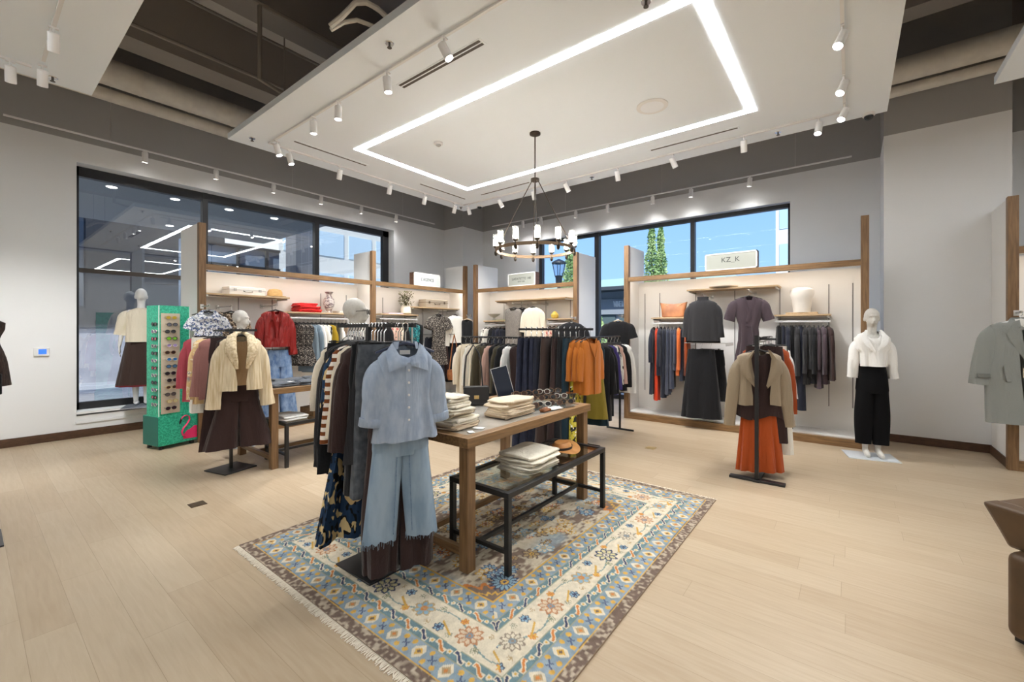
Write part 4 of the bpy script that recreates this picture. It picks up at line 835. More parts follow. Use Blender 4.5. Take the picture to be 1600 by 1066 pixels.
rail([('dress', P_FLO, dict(L=.66, w=.19, hem=.24), 'dark floral blouse'), ('dress', P_FLO, dict(L=.70, w=.19, hem=.24), 'dark floral blouse'), ('dress', P_FLO, dict(L=.66, w=.2, hem=.25), 'dark floral blouse'), ('blouse', GBLUE, dict(L=.8), 'grey blue shirt'), ('shirt', GBLUE, dict(L=.82), 'pale grey blue shirt'), ('blouse', WHT, dict(L=.70, sl=.6), 'white blouse'), ('blouse', IVORY, dict(L=.62), 'ivory blouse'), ('top', P_ZEB, None, 'black and white striped top'), ('blouse', MUST, dict(L=.6), 'mustard blouse'), ('dress', OLVD, dict(L=.72), 'olive dress'), ('blouse', IVORY, None, 'cream blouse'), ('shirt', TAUPE, None, 'taupe shirt'), ('blouse', REDO, dict(L=.5), 'red blouse'), ('blouse', RUST, dict(L=.5), 'dark red blouse'), ('cardigan', TAUPE, dict(L=.52), 'brown cardigan'), ('blouse', WHT, dict(L=.56), 'white blouse')], (3.36, 7.16, 1.735), (4.40, 7.16, 1.735), R(-90), 'clothes under the red folded stack', 'rail below the red stack', 23, 5, .085, ang_off=24)
rail([('blouse', INK, None, 'black blouse'), ('top', P_PNK, None, 'pink floral top'), ('blouse', P_PNK, None, 'pink floral blouse'), ('top', CREAMC, None, 'cream top'), ('blouse', INK, None, 'black blouse'), ('blouse', P_TEA, dict(L=.56), 'teal print blouse'), ('shirt', P_TEA, dict(L=.6), 'teal print shirt'), ('dress', P_TEA, dict(L=.7), 'teal print dress'), ('dress', INK, dict(L=.9), 'black dress')], (5.05, 7.16, 1.755), (5.85, 7.16, 1.755), R(-90), 'clothes under the potted plant', 'rail below the plant', 29, 5, .085, ang_off=24)
hung('dress', 'dark grey speckled dress with flutter sleeves on the second bay', 'dress', (6.33, 6.98, 1.97), R(-8), top_parts(P_FLO, w=.18, L=1.08, sl=.22, r0=.085, r1=.13, spread=.10, b=.06, waist=.15, hem=.23, v=.10, fold=.016), hanger=dict(label='hanger holding the dark grey speckled dress'))
hung('blouse', 'white long sleeved blouse hanging on the second bay', 'blouse', (6.83, 6.98, 1.97), R(-8), top_parts(IVORY, w=.20, L=.62, sl=.60, r0=.08, r1=.07, spread=.07, b=.06, v=.02, fold=.01), hanger=dict(label='hanger holding the white long sleeved blouse'))
faceout('steel arm holding the dark speckled dress', (6.33, 7.5, 1.955), 0, .52); faceout('steel arm holding the white long sleeved blouse', (6.83, 7.5, 1.955), 0, .52)
b = MB(); b.tube([(6.15, 7.15, 1.44), (7.12, 7.15, 1.44)], .009, 8); b.tube([(6.18, 7.15, 1.44), (6.18, 7.5, 1.44)], .008, 8); b.tube([(7.09, 7.15, 1.44), (7.09, 7.5, 1.44)], .008, 8)
tag(b.build('hanging_rail', STEEL), 'lower steel rail with dark trousers on the second bay', 'rail')
rail([('trousers', NAVY, None, 'navy trousers'), ('trousers', SLATE, None, 'slate trousers'), ('skirt', ESP, dict(L=.9), 'brown long skirt'), ('trousers', INK, None, 'black trousers'), ('trousers', NAVY, None, 'navy trousers'), ('skirt', INK, dict(L=.9), 'black long skirt'), ('trousers', INK, None, 'black trousers')], (6.28, 7.15, 1.45), (7.02, 7.15, 1.45), R(-90), 'dark trousers on the lower left rail', 'lower rail of second bay', 31, 5, .085, ang_off=20)
LEATH = noisemat('tan_leather', srgb(128, 76, 38), srgb(160, 100, 56), (1, 1, 1), 12, .5)
t = thing('leather_handbag', 'tan leather bag hanging by long straps below the white blouse', 'handbag', (6.62, 6.80, 1.46)); b = MB()
b.tube([(0, 0, -.02), (-.06, 0, -.25), (-.15, 0, -.80)], .016, 6, flat=.4); b.tube([(0, 0, -.02), (.07, 0, -.25), (.16, 0, -.80)], .016, 6, flat=.4); b.build('strap', LEATH, t)
b = MB(); b.loft([ring(.19, .05, -.78, 24), ring(.20, .065, -.88, 24), ring(.17, .06, -1.0, 24)], True, True, True); b.build('bag_body', LEATH, t)
b = MB(); b.tube([(0, .72, .012), (0, 0, .005), (0, -.012, .02)], .008, 8); tag(b.build('faceout_arm', STEEL, None, (6.62, 6.80, 1.44)), 'steel arm holding the tan leather bag', 'hanging arm', 'face-out hanging arms')

# ------------------------------------------------------------------ corner bay
CXF = 7.14
hung('vest', 'black sleeveless top hanging on the walnut corner post', 'vest', (7.04, 6.82, 1.88), R(-60), top_parts(INK, w=.13, L=.60, sl=0, b=.05, v=.12), hanger=dict(label='pale hanger holding the black sleeveless top', w=.13, arm_m=mat('pale_wood', (.62, .48, .32), .6)))
faceout('steel arm holding the black sleeveless top', (7.16, 6.82, 1.865), R(-90), .13)
rail([('jacket', P_ZEB, dict(L=.6), 'white jacket with black edges'), ('jacket', IVORY, dict(L=.62), 'white jacket'), ('blouse', INK, None, 'black blouse'), ('blouse', NAVY, None, 'navy blouse'), ('jacket', NAVY, None, 'navy jacket'), ('dress', NAVY, dict(L=.9), 'navy dress')], (7.33, 6.50, 1.665), (7.33, 5.98, 1.665), R(6), 'clothes under the grey bowl', 'rail below the grey bowl', 37, 6, .085)
hung('vest', 'grey tweed sleeveless long vest on the corner bay', 'vest', (CXF, 5.57, 2.10), R(-78), top_parts(TWEED, w=.19, L=1.06, sl=0, b=.06, v=.14, waist=.18, hem=.22, fold=.006), hanger=dict(label='black hanger holding the grey tweed vest'))
hung('vest', 'charcoal vest hanging just behind the grey tweed vest', 'vest', (CXF + .13, 5.44, 2.10), R(-78), top_parts(COAL, w=.20, L=1.0, sl=0, b=.06, v=.1, hem=.21), hanger=dict(label='black hanger holding the charcoal vest'))
sw = hung('sweater', 'ivory short sleeved sweater on the corner bay', 'sweater', (CXF, 5.06, 2.10), R(-78), top_parts(CREAMC, w=.20, L=.72, sl=.42, r0=.08, r1=.07, spread=.05, b=.07, v=.02, fold=.006), hanger=dict(label='black hanger holding the ivory sweater'))
for y, n in ((5.57, 'grey tweed vest'), (5.06, 'ivory sweater')): faceout('steel arm holding the ' + n, (7.67, y, 2.085), R(-90), .56)
rail([('blouse', P_PNK, None, 'peach floral blouse'), ('blouse', P_PNK, dict(L=.7), 'peach floral long blouse'), ('blouse', CREAMC, None, 'cream blouse'), ('dress', INK, None, 'black dress'), ('blouse', REDO, None, 'red blouse'), ('blouse', INK, None, 'black blouse')], (7.33, 4.78, 1.685), (7.33, 4.28, 1.685), R(6), 'clothes under the lower right shelf', 'rail of lower right corner shelf', 41, 6, .085)
hung('sweater', 'black sweater hanging on the right post of corner bay', 'sweater', (6.98, 4.07, 1.78), R(-58), top_parts(INK, w=.24, L=.62, sl=.5, r0=.09, r1=.07, spread=.10, b=.07, v=.03, drop=.08), hanger=dict(label='black hanger holding the black sweater on the post'))
faceout('steel arm holding the black sweater', (7.16, 4.09, 1.765), R(-90), .18)

# ------------------------------------------------------------------ right bay
rail([('dress', NAVY, dict(L=1.12, sl=.5, w=.2, hem=.24), 'navy long sleeved dress'), ('dress', REDO, dict(L=1.22, hem=.2), 'red orange dress'), ('jacket', NAVY, dict(L=.8), 'navy jacket'), ('dress', NAVY, dict(L=1.16), 'navy dress'), ('dress', SLATE, dict(L=1.1), 'slate navy dress'), ('dress', SLATE, dict(L=1.0), 'slate blue dress'), ('blouse', SLATE, dict(L=.7), 'slate blue blouse'), ('jacket', fab('bright_orange', (208, 104, 48)), dict(L=.78, sl=.6), 'orange jacket'), ('dress', NAVY, dict(L=.86), 'short navy dress'), ('cardigan', RUST, dict(L=.78), 'rust cardigan')], (7.34, 2.66, 1.665), (7.34, 2.10, 1.665), R(12), 'clothes below the leather tote', 'rail below the leather tote', 43, 6, .085)
mk = thing('blouse', 'black draped mock neck top on the right bay', 'blouse', (7.10, 1.80, 2.10), R(-80))
torso(.205, .66, .215, .235, .07, .085, .05, -.02, 0, -.10, 36, 14, .012, 5, 1.1, hi=.03).build('body', COAL, mk, ang=70)
for s in (-1, 1): sleeve(s, .215, .50, .07, .075, .035, -.10, .05, 18, 10, .008).build('sleeve', COAL, mk, ang=70)
b = MB(); b.loft([ring(.088, .055, -.105, 28), ring(.08, .05, -.075, 28), ring(.084, .053, -.045, 28)]); b.build('funnel_collar', COAL, mk)
put_hanger((7.10, 1.80, 2.10), R(-80), 'black hanger holding the black mock neck top', 'hangers on the right bay')
hung('skirt', 'long black flared skirt below the mock neck top', 'skirt', (7.12, 1.83, 1.33), R(-80), [('body', skirt(.19, 1.07, .29, .05, .09, -.09, 60, 14, .012, 7, .2), INK)], hanger=dict(label='black hanger carrying the long black skirt', kind='clip', w=.15))
hung('trousers', 'second black garment just behind the long black skirt', 'trousers', (7.30, 1.74, 1.33), R(-80), [('body', legs(.19, .80, .11, .12), INK)], hanger=dict(label='black hanger behind the long black skirt', kind='clip', w=.15))
wr = thing('dress', 'plum grey wrap dress with batwing sleeves on right bay', 'dress', (7.10, 1.17, 2.13), R(-72))
torso(.185, 1.18, .13, .22, .06, .075, .055, .15, 0, -.10, 40, 18, .016, 7, .5).xf(lambda x, y, z: (x * (1 - .16 * math.exp(-((z + .53) / .10) ** 2)), y, z)).build('body', PLUM, wr, ang=70)
for s in (-1, 1): sleeve(s, .185, .27, .075, .075, .10, -.10, .05, 20, 10, .008, .4, .0).build('sleeve', PLUM, wr, ang=70)
b = MB(); b.loft([ring(.122, .062, -.50, 40), ring(.126, .066, -.52, 40), ring(.122, .062, -.545, 40)]); b.tube([(.03, -.07, -.53), (.045, -.085, -.7), (.03, -.085, -.9)], .012, 6, flat=.4); b.build('belt', PLUM, wr)
lapel_mb([(.045, -.10), (.03, -.18), (-.01, -.30), (-.05, -.46)], [(.08, -.11), (.07, -.20), (.035, -.31), (-.02, -.48)], -.06, .008).build('wrap_edge', PLUM, wr, ang=80)
put_hanger((7.10, 1.17, 2.13), R(-72), 'black hanger holding the plum wrap dress', 'hangers on the right bay')
for y, z, n in ((1.80, 2.085, 'black mock neck top'), (1.17, 2.115, 'plum wrap dress')): faceout('steel arm holding the ' + n, (7.67, y, z), R(-90), .58)
b = MB(); b.box(0, 0, -.012, .62, .02, 0); b.box(.02, .01, -.05, .03, .5, .0); b.box(.6, .01, -.05, .61, .5, 0)
tag(b.build('hanging_rail', STEEL, None, (7.10, 2.08, 1.345), R(-90), smooth=False), 'steel rail carrying the long black skirt', 'rail')
rail([('trousers', INK, dict(L=.62), 'black cropped trousers'), ('trousers', NAVY, dict(L=1.18), 'dark navy trousers'), ('jacket', NAVY, dict(L=.75, sl=.6), 'dark navy jacket'), ('trousers', INK, dict(L=1.16), 'black trousers'), ('jacket', COAL, dict(L=.74, sl=.6), 'charcoal jacket'), ('trousers', NAVY, dict(L=1.16), 'navy trousers'), ('jacket', COAL, dict(L=.8), 'charcoal blazer'), ('blouse', COAL, dict(L=.7), 'charcoal blouse'), ('jacket', INK, dict(L=.78), 'black jacket'), ('blouse', PLUM, dict(L=.84, hem=.24), 'plum blouse'), ('jacket', PLUM, dict(L=.78), 'dark plum jacket'), ('cardigan', ESP, dict(L=.72, sl=.64), 'dark brown cardigan')], (7.34, .82, 1.675), (7.34, .24, 1.675), R(10), 'clothes below the cream bust', 'rail below the cream bust', 47, 6, .085)
hung('dress', 'black short sleeved dress on pale hanger beside the right bay', 'dress', (7.02, 3.17, 1.80), R(-62), top_parts(INK, w=.20, L=1.24, sl=.22, r0=.085, r1=.10, spread=.06, b=.06, v=.03, waist=.17, hem=.18, fold=.008), hanger=dict(label='pale wooden hanger holding the black dress', arm_m=mat('pale_wood', (.62, .48, .32), .6), w=.14))
faceout('steel arm holding the black short sleeved dress', (7.16, 3.15, 1.785), R(-90), .15)

# ------------------------------------------------------------------ racks behind the big table
def leg_frame(t, x0, y0, x1, y1, z, m=BLACK):
    """inverted U: two uprights with feet and a rail between"""
    d = np.array((x1 - x0, y1 - y0)); d = d / np.linalg.norm(d); nrm = np.array((-d[1], d[0]))
    for (x, y) in ((x0, y0), (x1, y1)):
        b = MB(); b.box(x - .013, y - .013, .02, x + .013, y + .013, z); b.build('upright', m, t, smooth=False)
        b = MB(); b.tube([(x - nrm[0] * .22, y - nrm[1] * .22, .016), (x + nrm[0] * .22, y + nrm[1] * .22, .016)], .014, 8); b.build('foot', m, t)
    b = MB(); b.tube([(x0, y0, z), (x1, y1, z)], .014, 8); b.build('hanging_rail', m, t)
t = thing('clothing_rack', 'black rack of cream and olive clothes behind the black handbag', 'clothing rack', (4.6, 4.55, 0), 0, 'clothing racks'); leg_frame(t, 0, 0, 0, -1.1, 1.44)
rail([('blouse', CREAMC, dict(L=.72, puff=.02), 'cream puff sleeved blouse'), ('trousers', CREAMC, dict(L=1.0), 'cream trousers'), ('blouse', IVORY, dict(L=.8), 'ivory blouse'), ('trousers', CREAMC, None, 'beige trousers'), ('jacket', OLVD, dict(L=.9), 'dark olive jacket'), ('dress', OLVD, dict(L=1.05), 'dark olive dress'), ('blouse', PINK, dict(L=.85), 'dusty pink blouse'), ('dress', INK, dict(L=1.05), 'black dress'), ('jacket', OLVD, dict(L=.8), 'olive black jacket'), ('jacket', INK, dict(L=.9), 'black jacket'), ('shirt', WHT, dict(L=.85, sl=.62), 'white shirt'), ('dress', ESP, dict(L=1.0), 'dark brown dress')], (4.6, 4.48, 1.44), (4.6, 3.50, 1.44), R(-6), 'clothes on the left rear rack', 'rack behind the black handbag', 53, 5)
BX_, BZ_ = 4.2, 1.575
t = thing('clothing_rack', 'black stand with dark jeans and ochre cardigans behind the table', 'clothing rack', (BX_ + .08, 2.74, 0), R(24), 'clothing racks')
b = MB(); b.box(-.18, -.18, 0, .18, .18, .012); b.build('base_plate', BLACK, t, bevel=.003); b = MB(); b.box(-.014, -.014, .01, .014, .014, BZ_ - .012); b.build('pole', BLACK, t, smooth=False); b = MB(); b.box(-.013, -.46, BZ_ - .036, .013, .42, BZ_ - .010); b.build('hanging_rail', BLACK, t, smooth=False)
rail([('jeans', DEND, dict(L=1.30, r0=.11, r1=.12, rag=.03), 'frayed indigo jeans'), ('jeans', DEND, dict(L=1.28, r0=.11, r1=.12), 'indigo jeans'), ('jeans', DEND, dict(L=1.26, r0=.11), 'indigo jeans'), ('trousers', NAVY, dict(L=1.2), 'navy trousers'), ('trousers', BRN, dict(L=1.24, flare=.03), 'dark brown trousers'), ('trousers', ESP, dict(L=1.24, flare=.03), 'espresso trousers'), ('trousers', INK, dict(L=1.28, flare=.03), 'black wide trousers'), ('trousers', TEALD, dict(L=1.2), 'dark teal trousers'), ('skirt', P_YBK, dict(L=.85, hem=.2, top=-.58), 'yellow and black patterned skirt')], (BX_ - .06, 3.04, BZ_), (BX_ + .19, 2.50, BZ_), R(6), 'clothes on the stand behind the table', 'stand behind the table', 59, 3, .125, CHROME, pole=.56)
for k, (x, y) in enumerate(((4.42, 2.48), (4.445, 2.42))): hung('cardigan', 'ochre cardigan behind the front one, %s from the back' % ORD[k], 'cardigan', (x, y, BZ_), R(-6), [('body', *merge(top_parts(OCH, w=.18, L=.62, sl=.40, r0=.056, r1=.058, spread=.03, b=.05, v=.2, top=-.125))[:1] , OCH)], 'ochre cardigans', hanger=dict(label='hanger of ochre cardigan, %s from the back' % ORD[k], drop=.125))
oc = hung('cardigan', 'front ochre cardigan with V neck facing the viewer', 'cardigan', (4.47, 2.36, BZ_), R(-10), top_parts(OCH, w=.18, L=.64, sl=.40, r0=.056, r1=.058, spread=.035, b=.05, v=.22, neck=.085, top=-.125, n=36, fold=.009), 'ochre cardigans', hanger=dict(label='black hanger holding the front ochre cardigan', drop=.125))
b = MB()
for s in (-1, 1): b.tube([(s * .085, -.02, -.13), (s * .06, -.052, -.22), (s * .012, -.068, -.345)], .008, 6)
b.box(-.012, -.076, -.765, .012, -.066, -.34); b.build('ribbed_band', fab('ochre_dark', (156, 90, 28)), oc)
t = thing('clothing_rack', 'black rack with black coat and white jacket left of the right bay', 'clothing rack', (5.15, 2.80, 0), 0, 'clothing racks'); leg_frame(t, 0, 0, 1.12, 0, 1.44)
rail([('skirt', OLV, dict(L=.98, hem=.28, hb=.1), 'olive flared skirt'), ('dress', TEALD, dict(L=1.1), 'dark teal dress'), ('coat', INK, dict(L=1.05, w=.215, b=.06), 'black long coat'), ('coat', INK, dict(L=1.0), 'black coat'), ('jacket', PURP, dict(L=.72), 'purple jacket'), ('blouse', P_ZEB, dict(L=.7), 'black and white blouse'), ('blouse', PINK, None, 'pale pink blouse'), ('jacket', INK, dict(L=.7), 'black jacket'), ('jacket', WHT, dict(L=.74, sl=.66, w=.22), 'white jacket')], (5.24, 2.80, 1.44), (6.18, 2.80, 1.44), R(-80), 'clothes on the right rear rack', 'rack left of the right bay', 61, 5)

# ------------------------------------------------------------------ tables and benches
STONE = noisemat('table_inset_stone', (.36, .33, .29), (.46, .43, .38), (1, 1, 1), 9, .16, spec=.6, coat=.3)
def table(label, x0, y0, x1, y1, h, z0=0.0, lw=.075):
    t = thing('display_table', label, 'table', (x0, y0, z0), 0, 'oak display tables'); W, D, H = x1 - x0, y1 - y0, h - z0
    b = MB(); b.box(0, 0, H - .062, W, lw, H); b.box(0, D - lw, H - .062, W, D, H); b.box(0, lw, H - .062, lw, D - lw, H); b.box(W - lw, lw, H - .062, W, D - lw, H); b.build('top_frame', OAKX, t, bevel=.003)
    b = MB(); b.box(lw, lw, H - .04, W - lw, D - lw, H - .006); b.build('top_inset', STONE, t, smooth=False)
    for x in (.02, W - .02 - lw):
        for y in (.02, D - .02 - lw): b = MB(); b.box(x, y, 0, x + lw, y + lw, H - .062); b.build('leg', OAKB, t, bevel=.003)
        b = MB(); b.box(x + .015, .02 + lw, .09, x + .055, D - .02 - lw, .14); b.build('end_stretcher', OAKY, t, bevel=.002)
    b = MB(); b.box(.02 + .055, D / 2 - .02, .095, W - .075, D / 2 + .02, .135); b.build('long_stretcher', OAKX, t, bevel=.002)
    return t
def bench(label, x0, y0, x1, y1, h, z0=0.0, lw=.036):
    t = thing('nesting_bench', label, 'bench', (x0, y0, z0), 0, 'black metal benches'); W, D, H = x1 - x0, y1 - y0, h - z0
    b = MB(); b.box(0, 0, H - .035, W, lw, H); b.box(0, D - lw, H - .035, W, D, H); b.box(0, lw, H - .035, lw, D - lw, H); b.box(W - lw, lw, H - .035, W, D - lw, H); b.build('top_frame', BLACK, t, bevel=.002)
    b = MB(); b.box(lw - .005, lw - .005, H - .014, W - lw + .005, D - lw + .005, H - .006); b.build('glass_top', glassmat('bench_glass', (.80, .84, .84), .12), t, smooth=False)
    for x in (0, W - lw):
        for y in (0, D - lw): b = MB(); b.box(x, y, 0, x + lw, y + lw, H - .035); b.build('leg', BLACK, t, bevel=.002)
        b = MB(); b.box(x + .006, lw, .13, x + .03, D - lw, .155); b.build('end_stretcher', BLACK, t, smooth=False)
    b = MB(); b.box(.03, D / 2 - .012, .13, W - .03, D / 2 + .012, .155); b.build('long_stretcher', BLACK, t, smooth=False)
    return t
RZ = .012; TH = .87; BH = .53
table('oak display table with folded cream clothes standing on the rug', 1.93, 1.865, 3.54, 2.88, TH, RZ)
bench('black metal bench with glass top in front of the big table', 2.085, 1.665, 3.43, 2.19, BH, RZ)
table('rear oak display table with grey folded jeans', 2.08, 5.0, 3.45, 6.0, .89)
bench('rear black bench with shoes beside the rear table', 2.22, 4.95, 3.33, 5.50, .50)

def folded(name, label, cat, loc, rz, w, d, h, m, seed, group=None, layers=2):
    """a folded garment: soft slab with fold lips along its front"""
    rs = random.Random(seed); b = MB(); hh = h / layers
    for L in range(layers):
        rings = []; nz_ = 7; dx, dy = rs.uniform(-.014, .014), rs.uniform(-.014, .014); ph = rs.uniform(0, 6); sk = rs.uniform(-.05, .05)
        for k in range(nz_):
            f = k / (nz_ - 1); e = math.sqrt(max(0, 1 - (2 * f - 1) ** 2)); inset = (1 - e) * hh * .55
            rr = []
            for i in range(40):
                t = 2 * pi * i / 40; c, s = cos(t), sin(t); x = (w / 2 - inset) * sg(c, .28); y = (d / 2 - inset) * sg(s, .28)
                x += .010 * sin(3 * t + ph) + .005 * sin(7 * t + 2 * ph) + sk * y; y += .011 * sin(2 * t + ph) + .004 * sin(9 * t + ph)
                rr.append((x + dx, y + dy, hh * (L + f) + .006 * sin(8 * x / w + ph) * f + .005 * cos(7 * y / d + ph) * f))
            rings.append(rr)
        b.loft(rings, True, True, True)
    return tag(b.build(name, m, None, loc, rz, ang=75), label, cat, group)
CRK = fab('cream_knit', (224, 216, 198), bump=.5, bscale=60); CRD = fab('oat_knit', (206, 194, 170), bump=.5, bscale=60); BEI = fab('beige_twill', (216, 198, 172)); BEI2 = fab('oat_twill', (204, 184, 158))
z = TH
zs = z
for k, (h, m) in enumerate(((.034, BEI2), (.038, CRK), (.036, CRD), (.04, CRK), (.036, CRK), (.045, CRK))):
    folded('folded_sweater', 'cream folded knit in the left stack on big table, %s from bottom' % ORD[k], 'folded sweater', (2.13 - .008 * k + .008 * sin(k * 2), 2.20 + .012 * cos(k * 3), zs), R(4 * sin(k * 1.7)), .29 - .018 * k, .30 - .014 * k, h, m, k, 'left stack of folded knits'); zs += h
zs = z
for k, (h, m) in enumerate(((.030, BEI2), (.032, BEI), (.034, BEI), (.036, BEI))):
    folded('folded_trousers', 'beige folded trousers in the middle stack on big table, %s from bottom' % ORD[k], 'folded trousers', (2.70 + .012 * sin(k * 2), 2.13 + .012 * cos(k * 3), zs), R(3 * sin(k * 2.1)), .40 - .02 * k, .25 - .01 * k, h, m, 20 + k, 'middle stack of folded trousers'); zs += h
def tagcard(label, loc, rz, w=.05, d=.08):
    return tag(MB().box(-w / 2, -d / 2, 0, w / 2, d / 2, .0015).build('price_tag', PAPER, None, loc, rz, smooth=False), label, 'price tag')
tagcard('white price tag lying at front corner of the big table', (2.20, 2.02, z), R(20)); tagcard('second white price tag nearest the table corner', (2.08, 1.98, z), R(-30), .04, .06)
# black handbag with raised strap
LBLK = mat('black_leather', (.014, .014, .016), .38, spec=.5); GOLD = mat('gold_clasp', (.62, .46, .2), .3, .9)
t = thing('handbag', 'small black leather handbag with gold clasp on big table', 'handbag', (2.86, 2.66, z), R(-40))
b = MB(); b.box(-.11, -.045, 0, .11, .045, .16); b.build('bag_body', LBLK, t, bevel=.012); b = MB(); b.box(-.112, -.052, .05, .112, -.044, .165); b.box(-.112, -.052, .155, .112, .046, .167); b.build('flap', LBLK, t, bevel=.004)
b = MB(); b.box(-.022, -.058, .06, .022, -.051, .092); b.build('clasp', GOLD, t, bevel=.002); b = MB()
b.tube([(-.108, 0, .14), (-.10, .01, .30), (-.085, .02, .44), (-.02, .03, .54), (.03, .02, .46), (.05, .01, .34), (.06, 0, .17)], .013, 8, flat=.6); b.build('strap', LBLK, t)
# tilted mirror; its dark reflection is painted into the glass colour
t = thing('table_mirror', 'tilted panel mirror with painted dark reflection and silver edge on the big table', 'mirror', (3.30, 2.66, z), R(-38))
b = MB(); b.box(-.085, -.006, 0, .085, .006, .30); b.build('frame', CHROME, t, rot=(R(-8), R(-14), 0), loc=(.0, 0, .02)); b = MB(); b.box(-.079, -.009, .006, .079, -.005, .294); b.build('mirror_glass', mat('painted_dark_reflection', (.012, .016, .028), .12), t, rot=(R(-8), R(-14), 0), loc=(0, 0, .02)); b = MB(); b.box(-.07, -.06, 0, .07, .08, .02); b.build('foot', CHROME, t)
for k, (x, y, w) in enumerate(((3.03, 2.52, .16), (3.10, 2.44, .15))): tag(MB().box(-w / 2, -.1, 0, w / 2, .1, .018).build('magazine', [mat('cover_%d' % k, ((.72, .68, .6), (.30, .32, .33))[k], .5)], None, (x, y, z), R(-20), bevel=.002), ('pale magazine behind the folded trousers on big table', 'grey magazine next to the pale one on big table')[k], 'magazine')
# sunglasses
SG = {}
def sunglasses(label, loc, rot, frame, lens, group, cat='sunglasses'):
    key = 'p'
    if key not in SG:
        b = MB()
        for s in (-1, 1):
            b.tube([(s * .034 + .026 * cos(2 * pi * k / 16), 0, .021 * sin(2 * pi * k / 16)) for k in range(17)], .0032, 6, caps=False)
            b.tube([(s * .062, 0, .008), (s * .068, .012, .008), (s * .066, .08, .006), (s * .062, .125, -.012)], .0028, 6)
        b.tube([(-.010, 0, .006), (0, -.002, .010), (.010, 0, .006)], .003, 6); fr = b.build('frame', frame)
        ln = []
        for s in (-1, 1): c = MB(); c.add([(s * .034 + .025 * cos(2 * pi * k / 16), -.0005, .020 * sin(2 * pi * k / 16)) for k in range(16)], [tuple(range(16))]); ln.append(c.build('lens', lens, None, smooth=False))
        SG[key] = (fr.data, ln[0].data, ln[1].data)
        for o in (fr, ln[0], ln[1]): bpy.data.objects.remove(o)
    t = thing('sunglasses', label, cat, loc, 0, group); t.rotation_euler = rot
    for d_, m, pn in zip(SG[key], (frame, lens, lens), ('frame', 'lens', 'lens')):
        c = bpy.data.objects.new(pn, d_.copy()); c.data.materials.clear(); c.data.materials.append(m); COL.objects.link(c); c.parent = t
    return t
def lensm(n, rgb): return mat('lens_' + n, srgb(*rgb), .12, spec=.8)
TORT = noisemat('tortoise_frame', srgb(70, 44, 28), srgb(140, 100, 62), (1, 1, 1), 60, .3); FBLK = mat('frame_black', (.015, .015, .015), .3); FCLR = mat('frame_clear', (.62, .58, .52), .2); FGLD = mat('frame_gold', (.6, .45, .2), .3, .9)
LBR = lensm('brown', (64, 40, 32)); LDK = lensm('dark', (28, 28, 32))
# clear stand with two sloping tiers of sunglasses
t = thing('acrylic_stand', 'clear stepped acrylic stand full of sunglasses on the big table', 'display stand', (2.96, 2.18, z), R(-24))
ACR = glassmat('acrylic', (.93, .95, .95), .10); b = MB(); b.box(-.04, -.12, .0, .44, .12, .006); b.build('base', ACR, t, smooth=False)
for yy, hh in ((-.10, .045), (0.0, .08), (.10, .115)):
    b = MB(); b.box(-.04, yy - .004, .006, .44, yy + .004, hh); b.build('riser', ACR, t, smooth=False)
import mathutils
Mx = mathutils.Matrix.Translation((2.96, 2.18, z)) @ mathutils.Matrix.Rotation(R(-24), 4, 'Z'); n = 0
for row, (yy, hh) in enumerate(((-.10, .045), (0.0, .08), (.10, .115))):
    for k in range(4):
        p = Mx @ mathutils.Vector((.0 + .125 * k, yy - .012 + .01 * k, hh + .006)); sunglasses('patterned sunglasses on acrylic stand, %s tier, %s from left' % (('lowest', 'middle', 'top')[row], ORD[k]), p, (R(-8), 0, R(-44)), (TORT, FCLR, TORT)[(k + row) % 3], (LBR, LDK)[(k + row) % 2], 'sunglasses on the acrylic stand'); n += 1
for k, (x, y) in enumerate(((2.92, 2.42), (3.06, 2.40), (3.22, 2.36))): sunglasses('brown sunglasses lying behind the acrylic stand, %s from left' % ORD[k], (x, y, z + .024), (0, 0, R(-30)), TORT, LBR, 'sunglasses behind the acrylic stand')
tag(MB().box(-.055, -.05, 0, .055, .05, .10).build('acrylic_box', ACR, None, (3.42, 2.03, z), R(-10), smooth=False), 'clear acrylic box at the right end of the big table', 'box')
folded('cleaning_cloth', 'white folded cloth in front of the acrylic stand', 'cloth', (3.12, 1.985, z), R(-12), .15, .09, .02, WHT, 71, None, 1)
folded('eyeglass_case', 'small amber leather case beside the white cloth', 'case', (2.99, 1.99, z), R(10), .09, .06, .025, LEATH, 72, None, 1)
# on the bench
zs = BH
for k, (h, m) in enumerate(((.035, CRK), (.038, CRK), (.045, CRK))):
    folded('folded_cardigan', 'cream folded cardigan on the glass bench, %s from bottom' % ORD[k], 'folded cardigan', (2.60 + .008 * k, 1.89, zs), R(2 * k - 2), .40, .32, h, m, 40 + k, 'folded cardigans on the bench'); zs += h
t = thing('leather_hat', 'tan leather hat with black band lying on the glass bench', 'hat', (3.11, 1.91, BH), R(12)); HATL = noisemat('camel_leather', srgb(178, 118, 58), srgb(204, 146, 84), (1, 1, 1), 8, .55)
b = MB(); b.loft([[(.21 * cos(a) * (1 + .06 * sin(3 * a)), .15 * sin(a), .012 + .02 * cos(2 * a) + .012) for a in [2 * pi * k / 32 for k in range(32)]], [(.11 * cos(a), .085 * sin(a), .026) for a in [2 * pi * k / 32 for k in range(32)]]]); b.build('brim', HATL, t)
b = MB(); b.loft([[(.11 * cos(a), .085 * sin(a), .024) for a in [2 * pi * k / 32 for k in range(32)]], [(.105 * cos(a), .08 * sin(a), .05) for a in [2 * pi * k / 32 for k in range(32)]], [(.08 * cos(a), .055 * sin(a), .075) for a in [2 * pi * k / 32 for k in range(32)]], [(.03 * cos(a), .02 * sin(a), .068) for a in [2 * pi * k / 32 for k in range(32)]]], True, False, True); b.build('crown', HATL, t)
